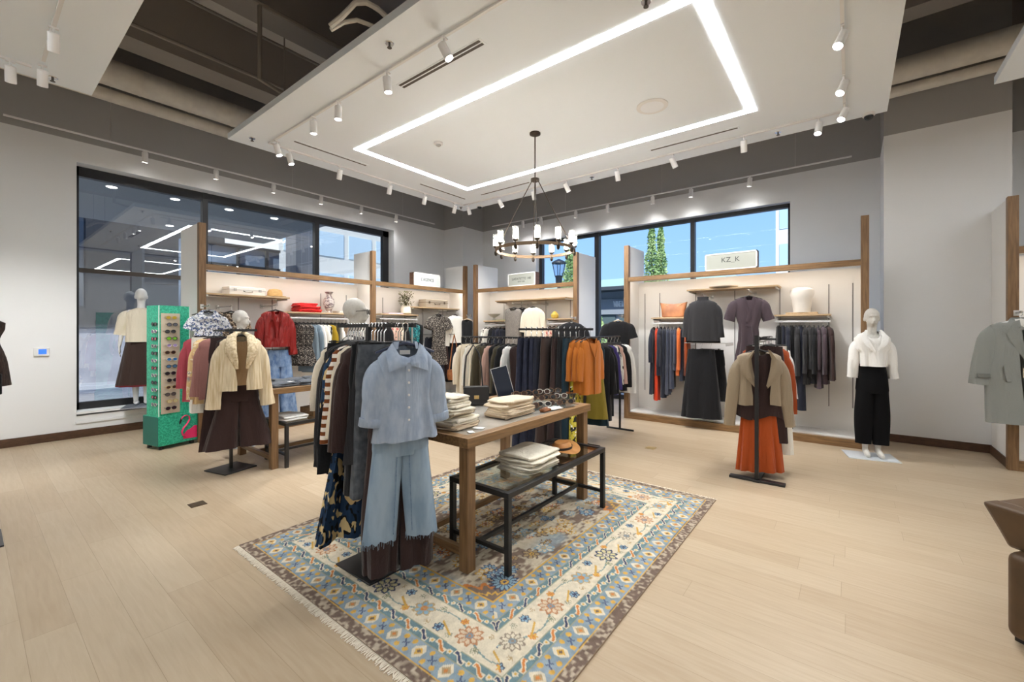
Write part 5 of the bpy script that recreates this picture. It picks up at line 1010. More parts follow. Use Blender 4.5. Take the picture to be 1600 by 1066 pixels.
b = MB(); b.loft([[(.112 * cos(a), .087 * sin(a), zz) for a in [2 * pi * k / 32 for k in range(32)]] for zz in (.026, .046)]); b.build('hat_band', LBLK, t)
# on the rear table and bench
for k, (x, y) in enumerate(((2.30, 5.22), (2.62, 5.20), (2.48, 5.50), (2.85, 5.45))): folded('folded_jeans', 'grey folded jeans on rear table, %s from the front left' % ORD[k], 'folded jeans', (x, y, .89), R(8 * sin(k * 2)), .36, .28, .05, DENG, 50 + k, 'grey jeans on the rear table')
tagcard('white tag on the grey folded jeans', (2.36, 5.13, .943), R(10), .07, .04)
folded('folded_shirt', 'white folded shirt at the front of rear bench', 'folded shirt', (2.39, 5.17, .50), R(6), .30, .26, .05, WHT, 60); folded('folded_shirt', 'off white folded shirt behind the first on rear bench', 'folded shirt', (2.40, 5.41, .50), R(0), .24, .16, .035, IVORY, 61)
t = thing('shoe_box', 'brown wooden box under black sandals on the rear bench', 'box', (2.60, 5.08, .50), R(8)); b = MB(); b.box(-.0, 0, 0, .38, .26, .10); b.build('box_body', OAKX, t, bevel=.004)
for k in range(2):
    t = thing('sandal', 'black strappy sandal on the brown box, %s one' % ('left', 'right')[k], 'sandal', (2.69 + .14 * k, 5.22, .60), R(70 + 14 * k), 'black sandals'); b = MB(); b.slab([(-.12, -.035), (.0, -.03), (.10, -.04), (.13, 0), (.10, .035), (0, .03), (-.12, .035), (-.135, 0)], 0, .022); b.build('sole', LEATH, t)
    for x in (-.09, .01, .08): b = MB(); b.tube([(x, -.042, .015), (x, -.03, .07), (x, 0, .085), (x, .03, .07), (x, .042, .015)], .01, 6, flat=.5); b.build('strap', LBLK, t)

# ------------------------------------------------------------------ things on the bay shelves
def suitcase(label, loc, rz, w, h, d, m, tm):
    t = thing('suitcase', label, 'suitcase', loc, rz); b = MB(); b.box(0, 0, 0, w, d, h); b.build('case', m, t, bevel=.012); b = MB(); b.box(-.002, -.003, h * .6, w + .002, d + .002, h * .64); b.build('seam', tm, t, smooth=False)
    for x in (.16, .84): b = MB(); b.box(w * x - .02, -.008, h * .48, w * x + .02, 0, h * .76); b.build('latch', tm, t, bevel=.002)
    b = MB(); b.tube([(w * .38, -.004, h * .5), (w * .40, -.03, h * .40), (w * .60, -.03, h * .40), (w * .62, -.004, h * .5)], .008, 8); b.build('handle', tm, t); return t
suitcase('white vintage suitcase on the upper left shelf', (2.42, 7.20, 2.07), R(4), .52, .125, .24, mat('suitcase_white', (.80, .78, .75), .6), mat('latch_grey', (.40, .39, .38), .4, .5))
suitcase('tan vintage suitcase on shelf of the second bay', (6.16, 7.20, 2.03), R(-3), .62, .18, .25, mat('suitcase_tan', (.48, .42, .34), .6), mat('latch_brown', (.14, .10, .07), .5))
t = thing('straw_hat', 'straw hat beside white suitcase on the upper left shelf', 'hat', (3.10, 7.29, 2.07)); STRAW = noisemat('straw', srgb(184, 146, 92), srgb(216, 182, 126), (2, 2, 30), 12, .8)
b = MB(); b.lathe([(.115, .0), (.165, .008), (.165, .014), (.11, .012)], 28); b.build('brim', STRAW, t); b = MB(); b.lathe([(.112, .01), (.108, .08), (.085, .12), (.03, .13)], 28); b.build('crown', STRAW, t)
zs = 1.84
for k, h in enumerate((.05, .05, .05)): folded('folded_pullover', 'bright red folded pullover on the shelf, %s from bottom' % ORD[k], 'folded pullover', (3.63 - .02 * k, 7.30, zs), R(3 - 3 * k), .42 - .05 * k, .28, h, fab('bright_red', (206, 34, 34)), 80 + k, 'red folded tops'); zs += h
t = thing('vase', 'patterned grey and white vase on the left bay shelf', 'vase', (4.02, 7.30, 1.84)); PV = printmat('vase', (206, 198, 194), [((128, 112, 116), .5, .58, 1.0), ((88, 84, 96), .62, .66, 1.4)], 26, rough=.35)
b = MB(); b.lathe([(.045, 0), (.05, .015), (.038, .03), (.085, .12), (.10, .19), (.085, .25), (.045, .30), (.04, .33), (.07, .375)], 24, c1=False); b.build('vase_body', PV, t); b = MB(); b.lathe([(.07, .375), (.074, .378), (.066, .38)], 24, c0=False, c1=False); b.build('rim', PV, t)
for k, (w, c) in enumerate(((.36, (.55, .5, .44)), (.32, (.74, .71, .66)))): tag(MB().box(0, 0, 0, w, .22, .022).build('book', [mat('book_%d' % k, c, .6)], None, (4.14 + .02 * k, 7.18, 1.84 + .022 * k), R(3 * k), bevel=.002), ('taupe book under the pale one beside the patterned vase', 'pale book on top beside the patterned vase')[k], 'book', 'books beside the vase')
t = thing('potted_plant', 'bushy green plant in a cream pot on the shelf', 'plant', (5.71, 7.30, 1.86)); b = MB(); b.lathe([(.07, 0), (.11, .03), (.115, .13), (.09, .18), (.08, .185)], 24); b.build('pot', mat('pot_cream', (.78, .72, .60), .6), t)
b = MB(); rs = random.Random(5)
for _ in range(260):
    a = rs.uniform(0, 2 * pi); f = rs.random(); r = .16 * math.sqrt(rs.random()); p = np.array((r * cos(a), r * .8 * sin(a), .18 + .30 * f)); u = np.array((cos(a) + rs.gauss(0, .5), sin(a) + rs.gauss(0, .5), rs.gauss(.4, .5))); u /= np.linalg.norm(u); v = np.cross(u, (0, 0, 1)); v /= np.linalg.norm(v) + 1e-6
    b.add([tuple(p - u * .004), tuple(p + u * .02 + v * .014), tuple(p + u * .045), tuple(p + u * .02 - v * .014)], [(0, 1, 2, 3)])
b.build('foliage', noisemat('plant_leaf', srgb(52, 62, 34), srgb(136, 140, 88), (1, 1, 1), 20, .7), t, smooth=False)
b = MB()
for k in range(9): a = k * .7; b.tube([(0, 0, .16), (.06 * cos(a), .05 * sin(a), .3), (.13 * cos(a), .10 * sin(a), .44)], .004, 5)
b.build('stem', BARK, t)
tag(MB().box(0, 0, 0, .34, .2, .025).build('book', [mat('book_lilac', (.62, .48, .62), .6)], None, (5.2, 7.18, 1.86), R(-4), bevel=.002), 'lilac book lying left of the potted plant', 'book')
t = thing('bowl', 'grey footed bowl on lower left shelf of corner bay', 'bowl', (7.44, 6.36, 1.75)); b = MB(); b.lathe([(.07, 0), (.06, .015), (.025, .03), (.025, .07), (.08, .10), (.15, .15), (.145, .155), (.06, .11)], 28); b.build('bowl_body', mat('bowl_grey', (.50, .48, .45), .6), t)
tag(MB().box(0, 0, 0, .2, .26, .02).build('magazine', [mat('magazine_green', (.34, .36, .22), .5)], None, (7.34, 5.98, 1.75), R(8), bevel=.002), 'green magazine beside the grey footed bowl', 'magazine')
t = thing('ceramic_bird', 'mustard yellow ornament on lower right shelf of corner bay', 'ornament', (7.42, 4.72, 1.77)); b = MB(); b.lathe([(.04, 0), (.075, .03), (.08, .08), (.05, .12), (.02, .15)], 18); b.build('ornament_body', mat('mustard_glaze', (.62, .44, .08), .35), t)
t = thing('tote_bag', 'brown leather tote on left shelf of the right bay', 'tote bag', (7.42, 2.35, 1.755), R(-88)); TOTE = noisemat('cognac_leather', srgb(136, 82, 46), srgb(176, 112, 66), (1, 1, 1), 6, .45)
b = MB(); n = 32; rings = []
for f, a, d in ((0, .17, .07), (.06, .185, .08), (.5, .195, .06), (1.0, .225, .018)): rings.append([(x, y, .255 * f + (.03 * (abs(x) / .225) ** 2 - .03 if f == 1 else 0)) for x, y, z_ in ring(a, d, 0, n, p=.5)])
b.loft(rings, True, True); b.build('bag_body', TOTE, t); b = MB(); b.tube([(-.15, -.03, .22), (-.06, -.035, .17), (.06, -.035, .17), (.15, -.03, .22)], .006, 6); b.build('handle', TOTE, t)
t = thing('torso_bust', 'cream smooth bust vase on the right shelf', 'vase', (7.43, .545, 1.765)); b = MB(); b.lathe([(.105, .03), (.11, .10), (.125, .22), (.15, .29), (.145, .35), (.10, .38), (.085, .385)], 28); b.build('bust_body', mat('bust_cream', (.78, .73, .66), .5), t); b = MB(); b.box(-.09, -.19, 0, .09, .19, .03); b.build('plinth', SHELF, t, bevel=.003)
t = thing('tray', 'pale wooden tray on long shelf of the right bay', 'tray', (7.44, 1.58, 2.20), R(-86)); b = MB(); b.lathe([(.10, 0), (.20, .018), (.21, .03), (.19, .022), (.05, .01)], 28); b.build('tray_body', mat('tray_pale', (.74, .68, .58), .6), t); b = MB(); b.tube([(-.03, 0, .012), (.0, .01, .04), (.05, 0, .016)], .008, 6); b.build('handle', mat('tray_pale', (.74, .68, .58), .6), t)

# ------------------------------------------------------------------ mannequins
def fused(name, mb, m, parent, loc, rz, vox=.010, smooth_it=4):
    """fuse overlapping tubes and balls into one continuous skin"""
    o = mb.build('tmp', m); r = o.modifiers.new('r', 'REMESH'); r.mode = 'VOXEL'; r.voxel_size = vox; s = o.modifiers.new('s', 'SMOOTH'); s.iterations = smooth_it; s.factor = .5
    bpy.context.view_layer.update(); me = bpy.data.meshes.new_from_object(o.evaluated_get(bpy.context.evaluated_depsgraph_get())); bpy.data.objects.remove(o)
    me.polygons.foreach_set('use_smooth', [True] * len(me.polygons)); me.materials.clear(); me.materials.append(m)
    n = bpy.data.objects.new(name, me); COL.objects.link(n); n.location = loc; n.rotation_euler = (0, 0, rz); n.parent = parent; return n
def mannequin_body(headrot=0.0, armout=.24, elbow=-.06, hand=True, hips=True, face=True):
    """1.8 m figure facing -y, feet at z=0"""
    b = MB(); c, s = cos(headrot), sin(headrot)
    def H(x, y, z): return (x * c - y * s, x * s + y * c, z)
    h = MB(); h.ball((0, .012, 1.705), .074, .096, .098, 22, 16); h.ball((0, -.022, 1.645), .056, .066, .072, 18, 12); h.ball((0, -.05, 1.592), .026, .026, .02, 12, 8)
    h.tube([(0, -.075, 1.69), (0, -.094, 1.66), (0, -.103, 1.642), (0, -.085, 1.632)], [.011, .013, .015, .012], 10)
    h.tube([(-.024, -.084, 1.612), (0, -.09, 1.612), (.024, -.084, 1.612)], [.006, .009, .006], 8); h.tube([(-.045, -.076, 1.70), (-.02, -.090, 1.705), (0, -.088, 1.70), (.02, -.090, 1.705), (.045, -.076, 1.70)], .006, 8)
    for q in (-1, 1): h.ball((q * .074, .012, 1.665), .010, .02, .032, 10, 8)
    h.xf(H); b.add(h.v, h.f)
    b.tube([(0, .02, 1.36), (0, .018, 1.48), (0, .002, 1.56), (0, 0, 1.62)], [.075, .058, .05, .052], 18)
    rings = [ring(a, d, z, 26, 0, cy, .9) for z, a, d, cy in ((1.50, .05, .045, .02), (1.475, .10, .055, .02), (1.44, .148, .075, .02), (1.36, .160, .10, .01), (1.27, .155, .105, -.005), (1.14, .125, .085, .005), (1.06, .122, .08, .01), (.96, .155, .10, .01), (.86, .175, .11, .015), (.80, .165, .105, .015))]
    b.loft(rings, True, True, True)
    for q in (-1, 1):
        b.tube([(q * .085, .01, .88), (q * .085, .0, .66), (q * .08, .0, .50), (q * .078, .018, .36), (q * .072, .022, .16), (q * .07, .02, .075)], [.092, .078, .056, .056, .04, .034], 16)
        b.tube([(q * .07, .035, .06), (q * .072, -.03, .045), (q * .078, -.10, .028), (q * .08, -.16, .022)], [.038, .036, .036, .022], 12, flat=1.0)
        b.ball((q * .148, .02, 1.425), .050, .052, .050, 14, 9)
        e = (q * (.165 + armout * .45), .03, 1.15); w = (q * (.165 + armout * .62), elbow, .91) if elbow < .1 else (q * .12, elbow, .96)
        b.tube([(q * .150, .02, 1.425), (q * (.158 + armout * .25), .025, 1.29), e, tuple(lerp(a_, c_, .4) for a_, c_ in zip(e, w)), w], [.05, .043, .036, .034, .024], 14)
        if hand:
            hx, hy, hz = w; b.tube([(hx, hy, hz), (hx, hy - .008, hz - .05), (hx, hy - .014, hz - .09)], [.022, .032, .028], 12, flat=.55)
            for k, L in enumerate((.075, .085, .08, .062)):
                yy = hy - .036 + .018 * k; b.tube([(hx, yy, hz - .08), (hx - q * .003, yy - .006, hz - .08 - L * .55), (hx - q * .012, yy - .012, hz - .08 - L)], [.0085, .008, .006], 8)
            b.tube([(hx, hy - .028, hz - .025), (hx - q * .006, hy - .055, hz - .06), (hx - q * .010, hy - .058, hz - .095)], [.011, .009, .0065], 8)
    return b.xf(lambda x, y, z: (x * (.86 if z < 1.5 else .86 + .14 * min(1, (z - 1.5) / .08)), y, z))
GPL = mat('plate_glass', (.66, .70, .74), .12, spec=.6)
# right mannequin
t = thing('mannequin', 'pale mannequin in white blouse and black trousers by the right wall', 'mannequin', (6.86, -.21, 0), R(-78))
fused('body', mannequin_body(0, .13, .15), MANQ, t, (0, 0, .01), 0)
b = MB(); b.box(-.27, -.22, 0, .22, .17, .008); b.build('base_plate', GPL, t, smooth=False)
tr = legs(.128, .98, .112, .080, .003, .34, .105, 0, 28, 22, .005, .4, bulge=.014, hip=1.24).xf(lambda x, y, z: (x, y, z + 1.13)); tr.build('black_trousers', mat('crepe_black', (.008, .008, .009), .95, bump=.1, spec=.1), t, ang=80)
WB = fab('blouse_white', (240, 238, 234), .7); bl = torso(.178, .42, .142, .138, .115, .064, .080, .22, .0, 1.525, 44, 16, .014, 6, .8); bl.build('white_blouse', WB, t, ang=80)
for s in (-1, 1): sleeve(s, .186, .46, .050, .052, .034, 1.525, .080, 24, 14, .008, .5, .003, 0, 1.1).build('sleeve', WB, t, ang=80)
b = lapel_mb([(.055, 1.545), (.070, 1.47), (.045, 1.385), (.004, 1.295)], [(.080, 1.545), (.135, 1.455), (.105, 1.37), (.012, 1.275)], 0, .010); b.xf(lambda x, y, z: (x, y - .05 - .105 * max(0, min(1, (1.55 - z) / .15)), z)).build('collar', WB, t, ang=80)
# mannequin behind the nearest rack, wearing sunglasses
M2 = (2.08, 3.34, .012)
t = thing('mannequin', 'pale mannequin head wearing dark sunglasses behind the nearest rack', 'mannequin', M2, R(44))
fused('body', mannequin_body(0, .12, .0, True), MANQ, t, (0, 0, .008), 0)
b = MB(); b.box(-.2, -.2, 0, .2, .2, .007); b.build('base_plate', mat('plate_white', (.78, .78, .77), .3), t, smooth=False); b = MB(); b.tube([(.15, .1, 0), (.15, .1, .2), (.10, .04, .42)], .008, 8); b.build('support_rod', CHROME, t)
skirt(.16, .55, .24, .12, .17, 1.02, 40, 10, .016, 9).build('dark_skirt', INK, t, ang=80); torso(.185, .50, .15, .17, .115, .085, .07, .04, 0, 1.49, 34, 12, .01).build('dark_top', COAL, t, ang=80)
for s in (-1, 1): sleeve(s, .185, .40, .075, .06, .05, 1.49, .05, 18, 10, .008, 0, 0, 0, .9).build('sleeve', COAL, t, ang=80)
Mh = mathutils.Matrix.Translation(M2) @ mathutils.Matrix.Rotation(R(44), 4, 'Z'); sunglasses('dark sunglasses worn by the mannequin behind the nearest rack', Mh @ mathutils.Vector((0, -.108, 1.688)), (0, 0, R(44)), FBLK, LDK, None)
# mannequin behind the fur jacket rack
t = thing('mannequin', 'pale mannequin head with leopard blouse behind the fur jacket rack', 'mannequin', (2.30, 6.42, 0), R(50)); fused('body', mannequin_body(0, .10, .0, False), MANQ, t, (0, 0, .008), 0)
b = MB(); b.box(-.2, -.2, 0, .2, .2, .007); b.build('base_plate', GPL, t, smooth=False); torso(.185, .50, .16, .17, .115, .065, .085, .03, 0, 1.53, 34, 12, .012).build('leopard_blouse', P_LEO, t, ang=80); skirt(.16, .62, .23, .12, .16, 1.02, 40, 10, .016, 9).build('magenta_skirt', MAGN, t, ang=80)
for s in (-1, 1): sleeve(s, .185, .50, .075, .06, .05, 1.50, .05, 18, 10, .008, 0, 0, 0, .9).build('sleeve', P_LEO, t, ang=80)
# mannequin on the sill of the left window, seen from behind
t = thing('mannequin', 'white mannequin in cream blouse and brown skirt on the left window sill', 'mannequin', (1.70, 8.62, .37), R(160)); fused('body', mannequin_body(0, .20, .04), MANW, t, (0, 0, .012), 0)
b = MB(); b.box(-.32, -.2, 0, .2, .26, .012); b.build('base_plate', mat('plate_grey', (.30, .32, .36), .2), t, smooth=False)
torso(.185, .52, .17, .175, .125, .065, .08, .02, 0, 1.51, 34, 12, .012).build('cream_blouse', CREAMC, t, ang=80); sk = skirt(.165, .74, .29, .12, .19, 1.08, 50, 12, .016, 10); sk.build('brown_skirt', BRN, t, ang=80)
b = MB(); b.loft([ring(.287, .188, .355, 50, fold=.016, fk=10, p=.85), ring(.291, .192, .315, 50, fold=.016, fk=10, p=.85)]); b.build('red_hem', fab('hem_red', (110, 34, 40)), t)
for s in (-1, 1): sleeve(s, .185, .34, .08, .08, .07, 1.51, .05, 18, 10, .01, 0, .02, .1, .9).build('sleeve', CREAMC, t, ang=80)

# ------------------------------------------------------------------ sunglasses tower
TW = (1.535, 6.93, 0); TA = R(13); GRN = noisemat('emerald_leaf_print', srgb(24, 150, 118), srgb(60, 190, 152), (1, 1, 1), 22, .45, .42, .58, 3, dist=2.5); DGRN = mat('dark_green', srgb(16, 104, 92), .5)
t = thing('sunglasses_tower', 'tall emerald sunglasses display tower with flamingo on its base', 'display tower', TW, TA)
b = MB(); b.box(0, 0, .05, .46, .36, .43); b.build('base_box', [GRN], t, bevel=.004); b = MB(); b.box(-.004, .004, .055, 0, .356, .425); b.build('side_panel', DGRN, t, smooth=False)
for x in (.05, .41):
    for y in (.05, .31): b = MB(); b.lathe([(.026, 0), (.026, .05)], 12, (x, y, 0)); b.build('caster', BLACK, t)
b = MB(); b.box(.01, .02, .43, .37, .30, 1.86); b.build('tower_body', GRN, t, bevel=.003)
b = MB()
for x in (.008, .363): b.box(x, .014, .43, x + .009, .022, 1.86)
b.build('edge_trim', mat('mint_edge', (.62, .80, .72), .5), t, smooth=False)
b = MB(); b.box(.035, .012, .46, .25, .02, 1.76); b.build('display_panel', mat('panel_beige', srgb(196, 182, 160), .5), t, smooth=False)
FPK = mat('flamingo_pink', srgb(226, 44, 104), .6); b = MB(); cy = -.004
b.tube([(.30, cy, .345), (.315, cy, .375), (.345, cy, .388), (.375, cy, .37), (.38, cy, .33), (.355, cy, .28), (.32, cy, .235), (.305, cy, .19), (.315, cy, .145), (.345, cy, .12)], [.012, .017, .018, .018, .019, .02, .023, .026, .03, .03], 10, flat=.22)
b.prism([(.32, .10), (.455, .09), (.455, .24), (.43, .245), (.39, .21), (.36, .20), (.33, .16)], -.006, .0); b.xf(lambda x, y, z: (.235 + (x - .283) * 1.25, y, .06 + (z - .07) * 1.08)).build('flamingo', FPK, t, smooth=False)
b = MB(); b.prism([(.297, .36), (.31, .335), (.295, .30), (.283, .285), (.284, .32)], -.007, 0); b.xf(lambda x, y, z: (.235 + (x - .283) * 1.25, y, .06 + (z - .07) * 1.08)).build('flamingo_beak', mat('beak_black', (.02, .02, .02), .5), t, smooth=False)
Mt = mathutils.Matrix.Translation(TW) @ mathutils.Matrix.Rotation(TA, 4, 'Z')
LC = [('yellow', (176, 150, 40), FGLD), ('grey', (96, 96, 106), FBLK), ('smoke', (60, 60, 62), FBLK), ('lime green', (120, 190, 40), FBLK), ('lilac', (150, 130, 180), FCLR), ('dark brown', (52, 36, 32), TORT), ('blue', (50, 110, 170), FCLR), ('sky blue', (80, 120, 160), FBLK), ('black', (30, 30, 34), FBLK), ('black', (36, 36, 40), FBLK), ('brown', (70, 52, 40), FGLD), ('grey brown', (96, 88, 84), FBLK), ('pale gold', (206, 196, 150), FGLD), ('dark', (44, 36, 40), FBLK)]
for k, (n_, rgb, fm) in enumerate(LC):
    p = Mt @ mathutils.Vector((.140 + .012 * sin(k * 2.2), -.012, 1.705 - .0905 * k)); sunglasses('%s lens sunglasses on the emerald tower, %s from the top' % (n_, ORD[k]), p, (0, 0, TA), fm, lensm(n_.replace(' ', '_') + str(k), rgb), 'sunglasses on the emerald tower')
for k in range(12):
    p = Mt @ mathutils.Vector((-.002, .10, 1.62 - .094 * k)); sunglasses('sunglasses on the left side of the emerald tower, %s from the top' % ORD[k], p, (0, 0, TA + R(-90)), (FBLK, FCLR)[k % 2], lensm('side%d' % (k % 4), ((40, 40, 44), (70, 60, 110), (150, 60, 80), (60, 70, 90))[k % 4]), 'sunglasses on the side of the tower')

# ------------------------------------------------------------------ the rug
def make_rug():
    X0, X1, Y0, Y1, cell = 1.215, 4.20, .955, 3.43, .0062
    nx, ny = int((X1 - X0) / cell) + 1, int((Y1 - Y0) / cell) + 1
    gx, gy = np.meshgrid(np.linspace(X0, X1, nx), np.linspace(Y0, Y1, ny)); rg = np.random.RandomState(4)
    def vn(f, seed):                                   # smooth value noise with (fx, fy) cells per metre
        r_ = np.random.RandomState(seed); w, h = int((X1 - X0) * f[0]) + 3, int((Y1 - Y0) * f[1]) + 3; g = r_.rand(h, w)
        u, v = (gx - X0) * f[0], (gy - Y0) * f[1]; i, j = u.astype(int), v.astype(int); a, c = u - i, v - j; a = a * a * (3 - 2 * a); c = c * c * (3 - 2 * c)
        return (g[j, i] * (1 - a) + g[j, i + 1] * a) * (1 - c) + (g[j + 1, i] * (1 - a) + g[j + 1, i + 1] * a) * c
    wob = (vn((9, 9), 1) - .5) * .010
    dx = np.minimum(gx - X0, X1 - gx); dy = np.minimum(gy - Y0, Y1 - gy); side = dx < dy
    d = np.minimum(dx, dy) + .0; u = np.where(side, gy - (Y0 + Y1) / 2, gx - (X0 + X1) / 2); du = d + wob * .4
    col = np.zeros((ny, nx, 3)); C = lambda *q: np.array(srgb(*q))
    def put(mask, c): col[mask] = c
    def mixc(mask, c, f): col[mask] = col[mask] * (1 - f[mask][:, None]) + np.array(c) * f[mask][:, None]
    CR, BL, TE, YE, NV, OR, BRW, SK, TA_, DB = C(218, 206, 182), C(118, 142, 156), C(98, 130, 138), C(214, 166, 70), C(38, 54, 92), C(204, 122, 52), C(104, 84, 74), C(134, 170, 190), C(176, 150, 110), C(66, 84, 120)
    def per(p, off=0.0): return (u + off + p / 2) % p - p / 2, np.floor((u + off + p / 2) / p).astype(int)
    def rosette(pu, pd, Rr, c_out, c_in, c_mid, k=8, mask=None):
        r = np.hypot(pu, pd); th = np.arctan2(pd, pu); e = Rr * (.86 + .14 * np.cos(k * th)); m = r < e
        m = m if mask is None else m & mask; put(m, c_out); pet = m & (r < e * .80) & (r > e * .36) & (np.cos(k * th) > -.55); put(pet, c_in); put(m & (r < e * .30), c_mid); put(m & (r < e * .14), c_out)
    def diamond(pu, pd, a, b_, c0, c1, c2, mask):
        q = np.abs(pu) / a + np.abs(pd) / b_; put(mask & (q < 1.15) & (np.abs(pu) < a * .8), c0); put(mask & (q < .62), c1); put(mask & (q < .30), c2)
    def blueband(lo, hi, seed):
        m = (du >= lo) & (du < hi); put(m, BL); mixc(m, C(150, 166, 178), vn((14, 14), seed)); c = (lo + hi) / 2; h = (hi - lo) / 2
        p, k = per(.19); diamond(p, d - c, .042, h * .78, CR, TA_, OR, m & (k % 2 == 0)); diamond(p, d - c, .042, h * .78, CR, YE, BRW, m & (k % 2 != 0))
        p, k = per(.19, .095); put(m & (np.abs(np.abs(p) - np.abs(d - c) * .8 - .004) < .0055) & (np.abs(d - c) < h * .55) & (p * (d - c) > -.0002), DB); 
        for s in (-1, 1):
            for w_ in (-1, 1): put(m & (np.hypot(p - s * .032, (d - c) - w_ * h * .58) < .015), YE)
    def guard(lo, hi, seed):
        m = (du >= lo) & (du < hi); put(m, TE); c = (lo + hi) / 2; h = (hi - lo) / 2; p, k = per(.125); s_ = (d - c) - h * .5 * np.sin(p * 52)
        put(m & (np.abs(s_) < h * .42) & (np.abs(p) < .042), CR); put(m & (np.abs(s_) < h * .22) & (np.abs(p) < .036) & (k % 2 == 0), NV); put(m & (np.abs(s_) < h * .22) & (np.abs(p) < .036) & (k % 2 != 0), OR)
        p, k = per(.125, .0625); put(m & (np.hypot(p, d - c) < h * .45), CR); put(m & (np.hypot(p, d - c) < h * .2), YE); put(m & ((du - lo < .006) | (hi - du < .006)), C(150, 152, 130))
    put(d > -1, BRW); st_ = vn((60, 60), 9); mixc(d < .066, C(186, 170, 150), np.clip((st_ - .45) * 3, 0, 1)); put((d > .066) & (d < .074), YE)
    blueband(.074, .185, 21); guard(.185, .255, 22)
    m = (du >= .255) & (du < .455); put(m, CR); c = .355
    vine = .062 * np.sin(2 * pi * u / .69); put(m & (np.abs((d - c) - vine) < .0032 * (1 + .8 * np.abs(np.cos(2 * pi * u / .69)))), C(112, 140, 142))
    p, k = per(.345, .0); km = k % 4
    rosette(p, d - c, .084, NV, C(206, 196, 150), CR, 8, m & (km == 0)); rosette(p, d - c, .070, C(140, 126, 112), CR, BL, 10, m & (km == 1)); rosette(p, d - c, .076, C(178, 122, 84), C(214, 190, 160), BL, 9, m & (km == 2)); rosette(p, d - c, .068, TA_, SK, OR, 7, m & (km == 3))
    for off, dd, rr, ca, cb in ((.1725, .05, .034, NV, SK), (.09, -.062, .024, C(130, 134, 108), CR), (.255, -.06, .026, OR, YE), (.255, .062, .022, C(150, 150, 130), CR), (.09, .06, .018, TA_, CR)):
        p, k = per(.345, off); sg_ = np.where(k % 2 == 0, 1, -1); rosette(p, (d - c) - dd * sg_, rr, ca, cb, ca, 6, m)
    p, k = per(.345, .21); q = np.abs((d - c) - .5 * p + .03) ; put(m & (q < .007) & (np.abs(p) < .05), np.array(YE) * .9)
    guard(.455, .515, 23); blueband(.515, .625, 24); put((d > .625) & (d < .633), YE)
    # worn centre
    f = d >= .633; put(f, C(206, 192, 168)); n1, n2, n3 = vn((7, 22), 31), vn((4, 4), 32), vn((26, 60), 33)
    mixc(f, C(112, 88, 78), np.clip((n1 * .6 + n3 * .6 - .54) * 4.5, 0, .92)); mixc(f, C(150, 170, 180), np.clip((n2 - .62) * 4, 0, .7))
    for k in range(120):
        cx, cy_ = rg.uniform(X0 + .7, X1 - .7), rg.uniform(Y0 + .7, Y1 - .7); rr = rg.uniform(.028, .085); a_, b_, c_ = [(YE, CR, BRW), (DB, SK, CR), (OR, CR, DB), (BRW, TA_, YE), (SK, CR, YE)][k % 5]
        rosette((gx - cx) + wob * 2, (gy - cy_) - wob * 2, rr, a_, b_, c_, 7 + k % 3, f & (n3 + n1 > .72))
    for cx, cy_ in ((X0 + .63, Y0 + .63), (X1 - .63, Y0 + .63), (X0 + .63, Y1 - .63), (X1 - .63, Y1 - .63)):
        q = np.abs(gx - cx) + np.abs(gy - cy_); e = .22 + .03 * np.sin(np.arctan2(gy - cy_, gx - cx) * 14); put(f & (q < e), C(120, 100, 88)); put(f & (np.abs(q - e) < .022), OR); put(f & (np.abs(q - e * .5) < .012), YE)
    rosette(gx - (X0 + .82), gy - (Y0 + .70), .10, NV, SK, YE, 14, f)
    col = (col * .90 + np.array(C(190, 180, 162)) * .10) * .93
    col *= (.86 + .22 * vn((45, 45), 41))[:, :, None] * (.93 + .12 * rg.rand(ny, nx))[:, :, None]
    zz = .011 + .0015 * vn((70, 70), 55)
    co = np.stack([gx, gy, zz], -1).reshape(-1, 3); idx = np.arange(nx * ny).reshape(ny, nx); q = np.stack([idx[:-1, :-1], idx[:-1, 1:], idx[1:, 1:], idx[1:, :-1]], -1).reshape(-1, 4)
    me = bpy.data.meshes.new('rug'); me.vertices.add(len(co)); me.vertices.foreach_set('co', co.ravel()); me.loops.add(q.size); me.loops.foreach_set('vertex_index', q.ravel()); me.polygons.add(len(q)); me.polygons.foreach_set('loop_start', np.arange(0, q.size, 4)); me.update(calc_edges=True)
    at = me.color_attributes.new('weave', 'FLOAT_COLOR', 'POINT'); rgba = np.ones((nx * ny, 4)); rgba[:, :3] = col.reshape(-1, 3); at.data.foreach_set('color', rgba.ravel())
    m_ = mat('rug_wool', (.5, .5, .5), .95, spec=.1, bump=.3, bscale=260); a = m_.node_tree.nodes.new('ShaderNodeAttribute'); a.attribute_name = 'weave'; m_.node_tree.links.new(a.outputs['Color'], m_.node_tree.nodes['Principled BSDF'].inputs['Base Color']); me.materials.append(m_)
    me.polygons.foreach_set('use_smooth', [True] * len(me.polygons))
    t = thing('rug', 'large blue and cream patterned oriental rug on the oak floor', 'rug'); o = bpy.data.objects.new('pile', me); COL.objects.link(o); o.parent = t
    MB().box(X0, Y0, 0, X1, Y1, .0105).build('backing', mat('rug_backing', srgb(150, 130, 110), .95), t, smooth=False)
    for x, s in ((X0, -1), (X1, 1)):
        b = MB(); rs = random.Random(8); y = Y0 + .006
        while y < Y1: b.tube([(x, y, .006), (x + s * .02, y + rs.uniform(-.004, .004), .005), (x + s * rs.uniform(.030, .048), y + rs.uniform(-.009, .009), .003)], .0028, 4, flat=.8); y += .0075
        b.build('fringe', mat('fringe_cream', srgb(226, 216, 198), .95), t)
make_rug()

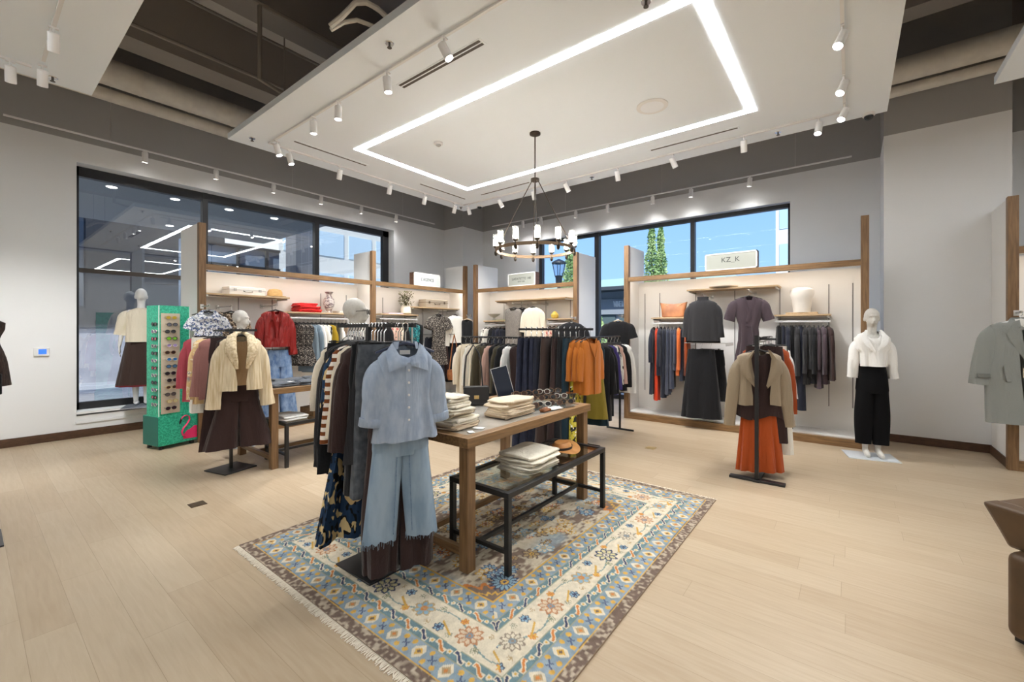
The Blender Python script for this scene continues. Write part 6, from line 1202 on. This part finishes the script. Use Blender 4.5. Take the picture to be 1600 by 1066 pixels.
# ------------------------------------------------------------------ right edge: coat, armchair; left edge: brown fur vest
t = thing('coat', 'grey wool coat with wide lapels hanging at the right edge', 'coat', (6.95, -1.43, 1.745), R(-74)); torso(.25, 1.10, .29, .28, .075, .085, .05, .10, 0, -.10, 44, 18, .008, 5, .2, 1.5, 10).build('body', GREYC, t, ang=70)
for s in (-1, 1):
    o = sleeve(s, .262, .62, .082, .095, .095, -.10, .05, 22, 12, .006, .3, 0, 0, .6).build('sleeve', GREYC, t, ang=70)
    b = MB(); b.box(-.06, -.075, -.02, .05, -.062, .02); b.build('cuff_tab', fab('grey_tab', (120, 122, 118)), o, (s * .325, 0, -.69), bevel=.003)
lapel_mb([(.05, -.09), (.035, -.20), (.02, -.33), (.008, -.50)], [(.10, -.11), (.15, -.24), (.13, -.30), (.015, -.52)], -.078, .016).build('lapel', GREYC, t, ang=80); collar_mb(.085, -.10, .10, .03, .05).build('collar', GREYC, t, ang=80)
for s in (-1, 1): b = MB(); b.box(-.02, -.008, -.09, .02, .004, .09); b.build('welt_pocket', GREYC, t, (s * .15, -.088, -.66), rot=(0, s * R(8), 0), bevel=.003)
buttons(t, [(.015, -.086, -.57)], mat('horn_button', (.30, .24, .17), .4), .015); b = MB(); b.tube([(.01, -.09, -.54), (.01, -.095, -.60)], .0015, 4); b.box(-.035, -.10, -.70, .04, -.097, -.60); b.build('swing_tag', mat('tag_kraft', (.72, .62, .46), .8), t, smooth=False)
b = MB(); b.loft([ring(.07, .05, -.085, 24), ring(.078, .052, -.13, 24), ring(.06, .045, -.17, 24)]); b.build('white_lining', WHT, t); b = MB(); b.box(-.025, -.005, -.14, .025, .0, -.10); b.build('neck_label', mat('label_gold', (.5, .42, .2), .6), t, (0, .03, 0))
put_hanger((6.95, -1.43, 1.745), R(-74), 'white hanger holding the grey wool coat', 'hangers at the right edge', 'arm', CHROME, WTRK, .10, .2); faceout('steel arm holding the grey wool coat', (7.12, -1.43, 1.73), R(-90), .18)
hung('trousers', 'cream garment with navy edge behind the grey coat', 'trousers', (7.02, -1.95, 1.745), R(-74), [('body', legs(.17, 1.0, .12, .10, top=-.2), CREAMC)], hanger=dict(label='hanger of the cream garment behind the grey coat', kind='clip', drop=.18)); faceout('steel arm of the cream garment behind the coat', (7.16, -1.95, 1.73), R(-90), .14)
LTH = noisemat('brown_leather', srgb(74, 54, 33), srgb(94, 70, 45), (1, 1, 1), 4, .5, bump=.1)
t = thing('armchair', 'brown leather armchair cut off by the lower right edge', 'armchair', (3.20, -.60, 0), R(-40))
def softbox(x0, y0, z0, x1, y1, z1, bev, name):
    return MB().box(x0, y0, z0, x1, y1, z1).build(name, LTH, t, bevel=bev, smooth=True)
o = softbox(0, -.80, .03, .84, 0, .455, .045, 'seat_base'); o.modifiers['bevel'].segments = 5
b = MB(); n = 9; rings = []
for f in range(n):
    q = f / (n - 1); zz = .45 + .225 * q; out = .10 * q ** 1.1 - .05; rings.append([(-out + .01, -.80, zz), (-out + .01, .02 + .05 * q, zz), (-out + .12, .02 + .05 * q, zz), (-out + .12, -.80, zz)])
b.loft(rings, True, True, True); b.build('arm', LTH, t, bevel=.02)
b = MB(); rings = []
for f in range(n):
    q = f / (n - 1); zz = .45 + .225 * q; out = .07 * q; zz -= .012 * q; rings.append([(.08, -.12 + out, zz), (.84, -.12 + out, zz), (.84, .015 + out, zz), (.08, .015 + out, zz)])
b.loft(rings, True, True, True); b.build('backrest', LTH, t, bevel=.02)
o = softbox(.12, -.78, .45, .74, -.14, .56, .03, 'seat_cushion')
for x in (.06, .76):
    for y in (-.74, -.06): MB().box(x, y, 0, x + .05, y + .05, .035).build('foot', BLACK, t, smooth=False)
t = thing('clothing_rack', 'black stand just outside the left edge carrying the fur vest', 'clothing rack', (-.02, 4.95, 0), 0, 'clothing racks'); b = MB(); plate(b, -.2, -.2, .2, .2); b.build('base_plate', BLACK, t); b = MB(); b.box(-.013, -.013, 0, .013, .013, 1.72); b.build('pole', BLACK, t, smooth=False); b = MB(); b.box(-.01, -.3, 1.68, .01, .2, 1.70); b.build('hanging_rail', BLACK, t, smooth=False)
vs = thing('vest', 'dark brown fur vest at the left edge of the photo', 'vest', (-.02, 4.72, 1.705), R(-10)); torso(.215, .49, .205, .225, .075, .08, .05, .12, 0, -.06, 36, 18, .012, 7, .3).xf(lambda x, y, z: (x * (1 - .17 * math.exp(-((z + .235) / .075) ** 2)), y, z)).build('body', FURB, vs, ang=80)
b = MB(); b.box(.185, -.115, -.585, .205, -.095, -.46); b.box(.15, -.118, -.60, .205, -.095, -.575); b.build('belt_end', INK, vs, bevel=.004); b = MB(); b.box(.145, -.125, -.525, .18, -.118, -.50); b.build('side_label', PAPER, vs)
put_hanger((-.02, 4.72, 1.705), R(-10), 'hanger holding the dark brown fur vest', 'hangers at the left edge', 'arm', CHROME, None, .055, .17)
